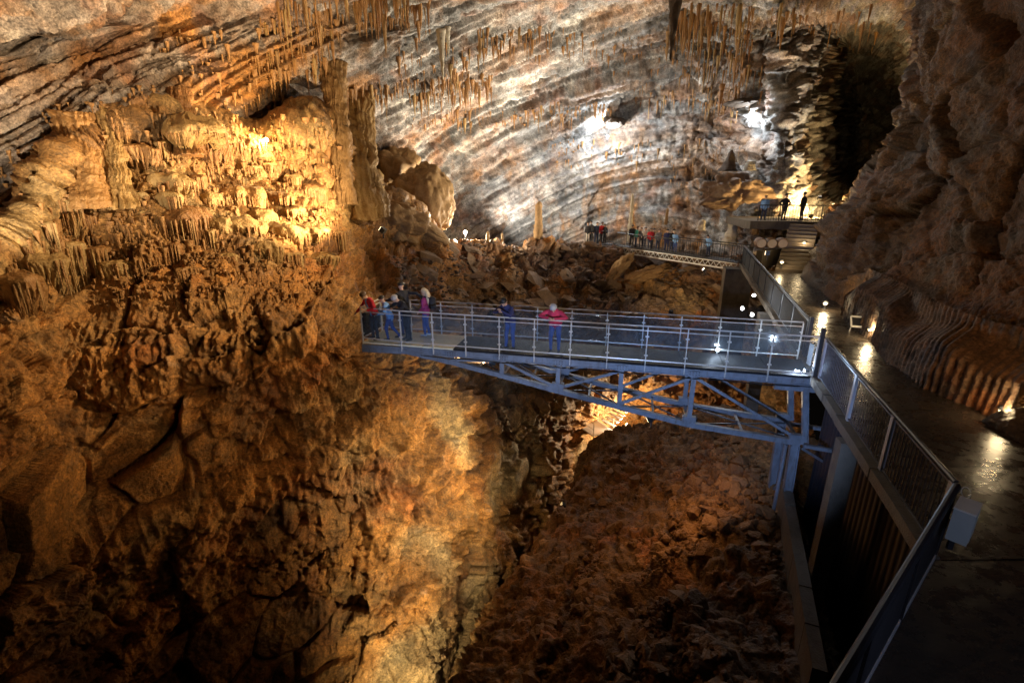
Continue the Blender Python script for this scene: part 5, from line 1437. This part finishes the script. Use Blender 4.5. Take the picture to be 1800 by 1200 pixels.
    hm.add(vs, [(i * nseg + k, (i + 1) * nseg + k, (i + 1) * nseg + (k + 1) % nseg, i * nseg + (k + 1) % nseg) for i in range(8) for k in range(nseg)])
    if long_hair:
        for s in (-0.05, 0, 0.05): hm.tube([hd(s, 0.08, 0.2), hd(s * 1.3, 0.12, 0.05), tor(s * 1.5, 0.15, 0.38), tor(s * 1.4, 0.15, 0.22)], [0.06, 0.06, 0.05, 0.015], 8)
    local(hm, 'hair', hair)
    if fine:
        for s in (-1, 1):
            m_ = MB(); capsule(m_, hd(0.033 * s, -0.098, 0.168), hd(0.036 * s, -0.098, 0.168), 0.009, 0.009, 8); local(m_, 'eye', EYE)
        m_ = MB(); m_.tube([hd(-0.024, -0.096, 0.098), hd(0, -0.102, 0.097), hd(0.024, -0.096, 0.098)], 0.006, 6); local(m_, 'mouth', LIP)
    return root

near_dir = -W_; left_dir = U
G1 = 'visitors on the footbridge'
def feet(x, y): p = at(x, y, z=0.0); return Vector((p.x, p.y, 0.0))
# leaning on the near rail
person(B(6.95, 0.44, 0), (near_dir + U * 0.1), 'person in red jacket and jeans, grey haired, leaning on the near rail', CRIM, JEAN, SHOE, HGREY, 0.52, 0.55, 0.25,
       armL=((0.40, -0.32, 1.17), (0.07, -0.50, 1.15)), armR=((-0.40, -0.32, 1.17), (-0.05, -0.52, 1.17)), footL=((0.11, -0.01, 0.50), (0.13, 0.0, 0.09)), footR=((-0.12, -0.06, 0.50), (-0.12, -0.02, 0.09)), h=1.74, stout=1.18, group=G1)
person(B(8.32, 0.44, 0), (near_dir * 0.9 + U * 0.55), 'person in navy jacket and blue jeans with hands at the mouth, elbows on the rail', NAVY, JEAN, SHOE, HBLK, 0.38, 0.55, 0.35,
       armL=((0.34, -0.36, 1.16), (0.03, -0.44, 1.28)), armR=((-0.30, -0.38, 1.16), (0.0, -0.46, 1.24)), footR=((-0.10, -0.08, 0.50), (-0.10, -0.10, 0.09)), h=1.76, group=G1)
person(B(11.75, 0.50, 0), (near_dir + U * 0.75), 'older person in black jacket with grey hair, leaning on the rail at the bridge tip', BLK, BLK, SHOE, HGREY, 0.5, 0.5, 0.0,
       armL=((0.34, -0.36, 1.16), (0.06, -0.50, 1.14)), armR=((-0.34, -0.36, 1.16), (-0.08, -0.50, 1.14)), h=1.7, group=G1)
person(B(12.83, 0.35, 0), (near_dir * 0.9 + U * 0.6), 'person in open red jacket over a blue shirt reaching down past the rail', RED, DGREY, SHOE, HBRN, 0.35, 0.6, 0.2, inner=LBLUE,
       armR=((-0.42, -0.18, 1.08), (-0.62, -0.30, 0.84)), armL=((0.30, -0.12, 1.1), (0.20, -0.35, 1.05)), footR=((-0.12, -0.06, 0.5), (-0.16, 0.0, 0.09)), h=1.74, group=G1)
person(B(12.32, 0.42, 0), (U + near_dir * 0.35), 'smaller person in light blue hooded top stepping towards the bridge tip', LBLUE, JEAN, SHOE, HBLK, 0.28, 0.35, 0.0,
       armL=((0.24, -0.16, 1.08), (0.20, -0.40, 1.02)), armR=((-0.24, -0.16, 1.08), (-0.18, -0.40, 1.02)), footL=((0.10, -0.14, 0.50), (0.10, -0.10, 0.09)), footR=((-0.10, 0.04, 0.48), (-0.10, 0.30, 0.12)), h=1.52, group=G1)
person(B(12.1, 1.05, 0), (U + W_ * 0.6), 'tall person in black jacket behind the others, one arm stretched to the rail', BLK, DJEAN, SHOE, HBLK, 0.12, 0.15, 0.0,
       armL=((0.32, -0.12, 1.22), (0.40, -0.38, 1.12)), armR=((-0.30, 0.26, 1.36), (-0.40, 0.52, 1.22)), h=1.82, group=G1)
wp = B(11.35, 1.08, 0)
person(wp, U, 'person in purple jacket with long blond hair, standing with a backpack', PURP, JEAN, PSHOE, HBLOND, 0.0, 0.2, 0.0,
       armL=((0.24, 0.0, 1.10), (0.20, -0.16, 0.94)), armR=((-0.24, 0.0, 1.10), (-0.20, -0.16, 0.94)), footL=((0.09, -0.05, 0.5), (0.09, -0.02, 0.09)), footR=((-0.09, -0.03, 0.5), (-0.1, 0.06, 0.09)), h=1.62, long_hair=True, group=G1)
bp0 = wp - U * 0.24
bk = empty('backpack', bp0 + Vector((0, 0, 0.95)), math.atan2(U.x, -U.y), label='small black backpack worn by the blond person', cat='backpack')
mbk = MB(); mbk.lathe(bp0 + Vector((0, 0, 0.95)), [(0.05, 0), (0.12, 0.03), (0.13, 0.2), (0.11, 0.34), (0.05, 0.39)], 12); mbk.build('bag', BLK, bk, True)
for s in (-1, 1): MB().tube([bp0 + W_ * 0.08 * s + Vector((0, 0, 1.30)), wp + W_ * 0.12 * s + U * 0.02 + Vector((0, 0, 1.37)), wp + W_ * 0.13 * s + U * 0.13 + Vector((0, 0, 1.18))], 0.015, 5).build('strap', BLK, bk)
# overlook
G2 = 'visitors at the overlook'
person((16.65, 33.75, ovz), (-0.3, -1, 0), 'small person in pale blue top at the left end of the overlook railing', LBLUE, DJEAN, SHOE, HBRN, 0.0, 0.2, h=1.62, fine=False, group=G2)
person((17.95, 33.7, ovz), (0.2, -1, 0), 'dark silhouetted person with hands on hips at the overlook railing', BLK, BLK, SHOE, HBLK, 0.0, 0.1, h=1.72, fine=False, armL=((0.42, 0.06, 1.12), (0.2, -0.06, 0.98)), armR=((-0.42, 0.06, 1.12), (-0.2, -0.06, 0.98)), group=G2)
person((19.05, 33.55, ovz), (-0.5, 0.8, 0), 'tall dark silhouetted person on the right of the overlook railing', BLK, BLK, SHOE, HBLK, 0.0, 0.1, h=1.84, fine=False, stout=1.15, group=G2)
# far footbridge
G3 = 'visitors on the far footbridge'
fd = (FB1 - FB2).normalized(); fn = Vector((fd.y, -fd.x, 0))
if fn.y > 0: fn = -fn
FR = random.Random(4)
def far_p(x, base, top, legs, hair, label, turn=None, h=1.7, **k):
    turn = turn or (FR.uniform(-0.9, 0.9), -FR.choice((1, 1, 0.4, -0.5))); h *= FR.uniform(0.93, 1.05); x += FR.uniform(-2.5, 2.5); back = FR.uniform(0.25, 0.75)
    # standing just behind the far rail, where this line of sight crosses the deck
    a = (x - 900) / F
    A, Bq = (FB3, FB4) if base == 0 else (FB2, FB1)
    best = min((i / 400 for i in range(401)), key=lambda t: abs(to_px(np.array(A.lerp(Bq, t) - fn * back))[0] - x))
    p = A.lerp(Bq, best) - fn * back
    person((p.x, p.y, p.z + 0.045), (turn[0], turn[1], 0), label, top, legs, SHOE, hair, k.pop('lean', 0.1), 0.2, h=h, fine=False, group=G3, **k)
far_p(1031, 0, BLK, CREAM, HBRN, 'person in dark top and pale trousers, first on the short far walkway')
far_p(1038, 0, BLK, DGREY, HBLK, 'person in black, second on the short far walkway', h=1.8)
far_p(1046, 0, DJEAN, DJEAN, HBRN, 'person in blue, in the middle of the short far walkway')
far_p(1054, 0, RED, DGREY, HBRN, 'person in red on the short far walkway')
far_p(1061, 0, BLK, BLK, HBLK, 'person in dark coat, last on the short far walkway', h=1.66)
far_p(1116, 1, TEAL, DJEAN, HBRN, 'person in teal jacket on the lattice footbridge')
far_p(1132, 1, CREAM, DJEAN, HBRN, 'person in cream sleeves leaning on the lattice footbridge rail', lean=0.3)
far_p(1146, 1, DGREY, DGREY, HBRN, 'person in dark grey beside the cream sleeved one', h=1.68)
far_p(1170, 1, NAVY, NAVY, HBLK, 'person in navy in the middle of the lattice footbridge', lean=0.25)
far_p(1184, 1, LBLUE, JEAN, HBLOND, 'person in pale blue at the right of the group on the lattice footbridge', lean=0.3)
far_p(1109, 1, BLK, DGREY, HBLK, 'person in black at the left end of the lattice footbridge')
far_p(1124, 1, DGREY, BLK, HBRN, 'person in grey between the teal and cream dressed ones', h=1.66)
far_p(1140, 1, RED, DJEAN, HBRN, 'person in dull red behind the lattice footbridge rail', h=1.64)
far_p(1157, 1, GREYC, DJEAN, HBRN, 'person in mid grey left of the navy dressed one', h=1.7)
far_p(1177, 1, BLK, DJEAN, HBLK, 'person in black between the navy and pale blue dressed ones', h=1.78)
far_p(1242, 1, LBLUE, DJEAN, HBRN, 'person in pale blue alone further right on the lattice footbridge', h=1.5, lean=0.3)
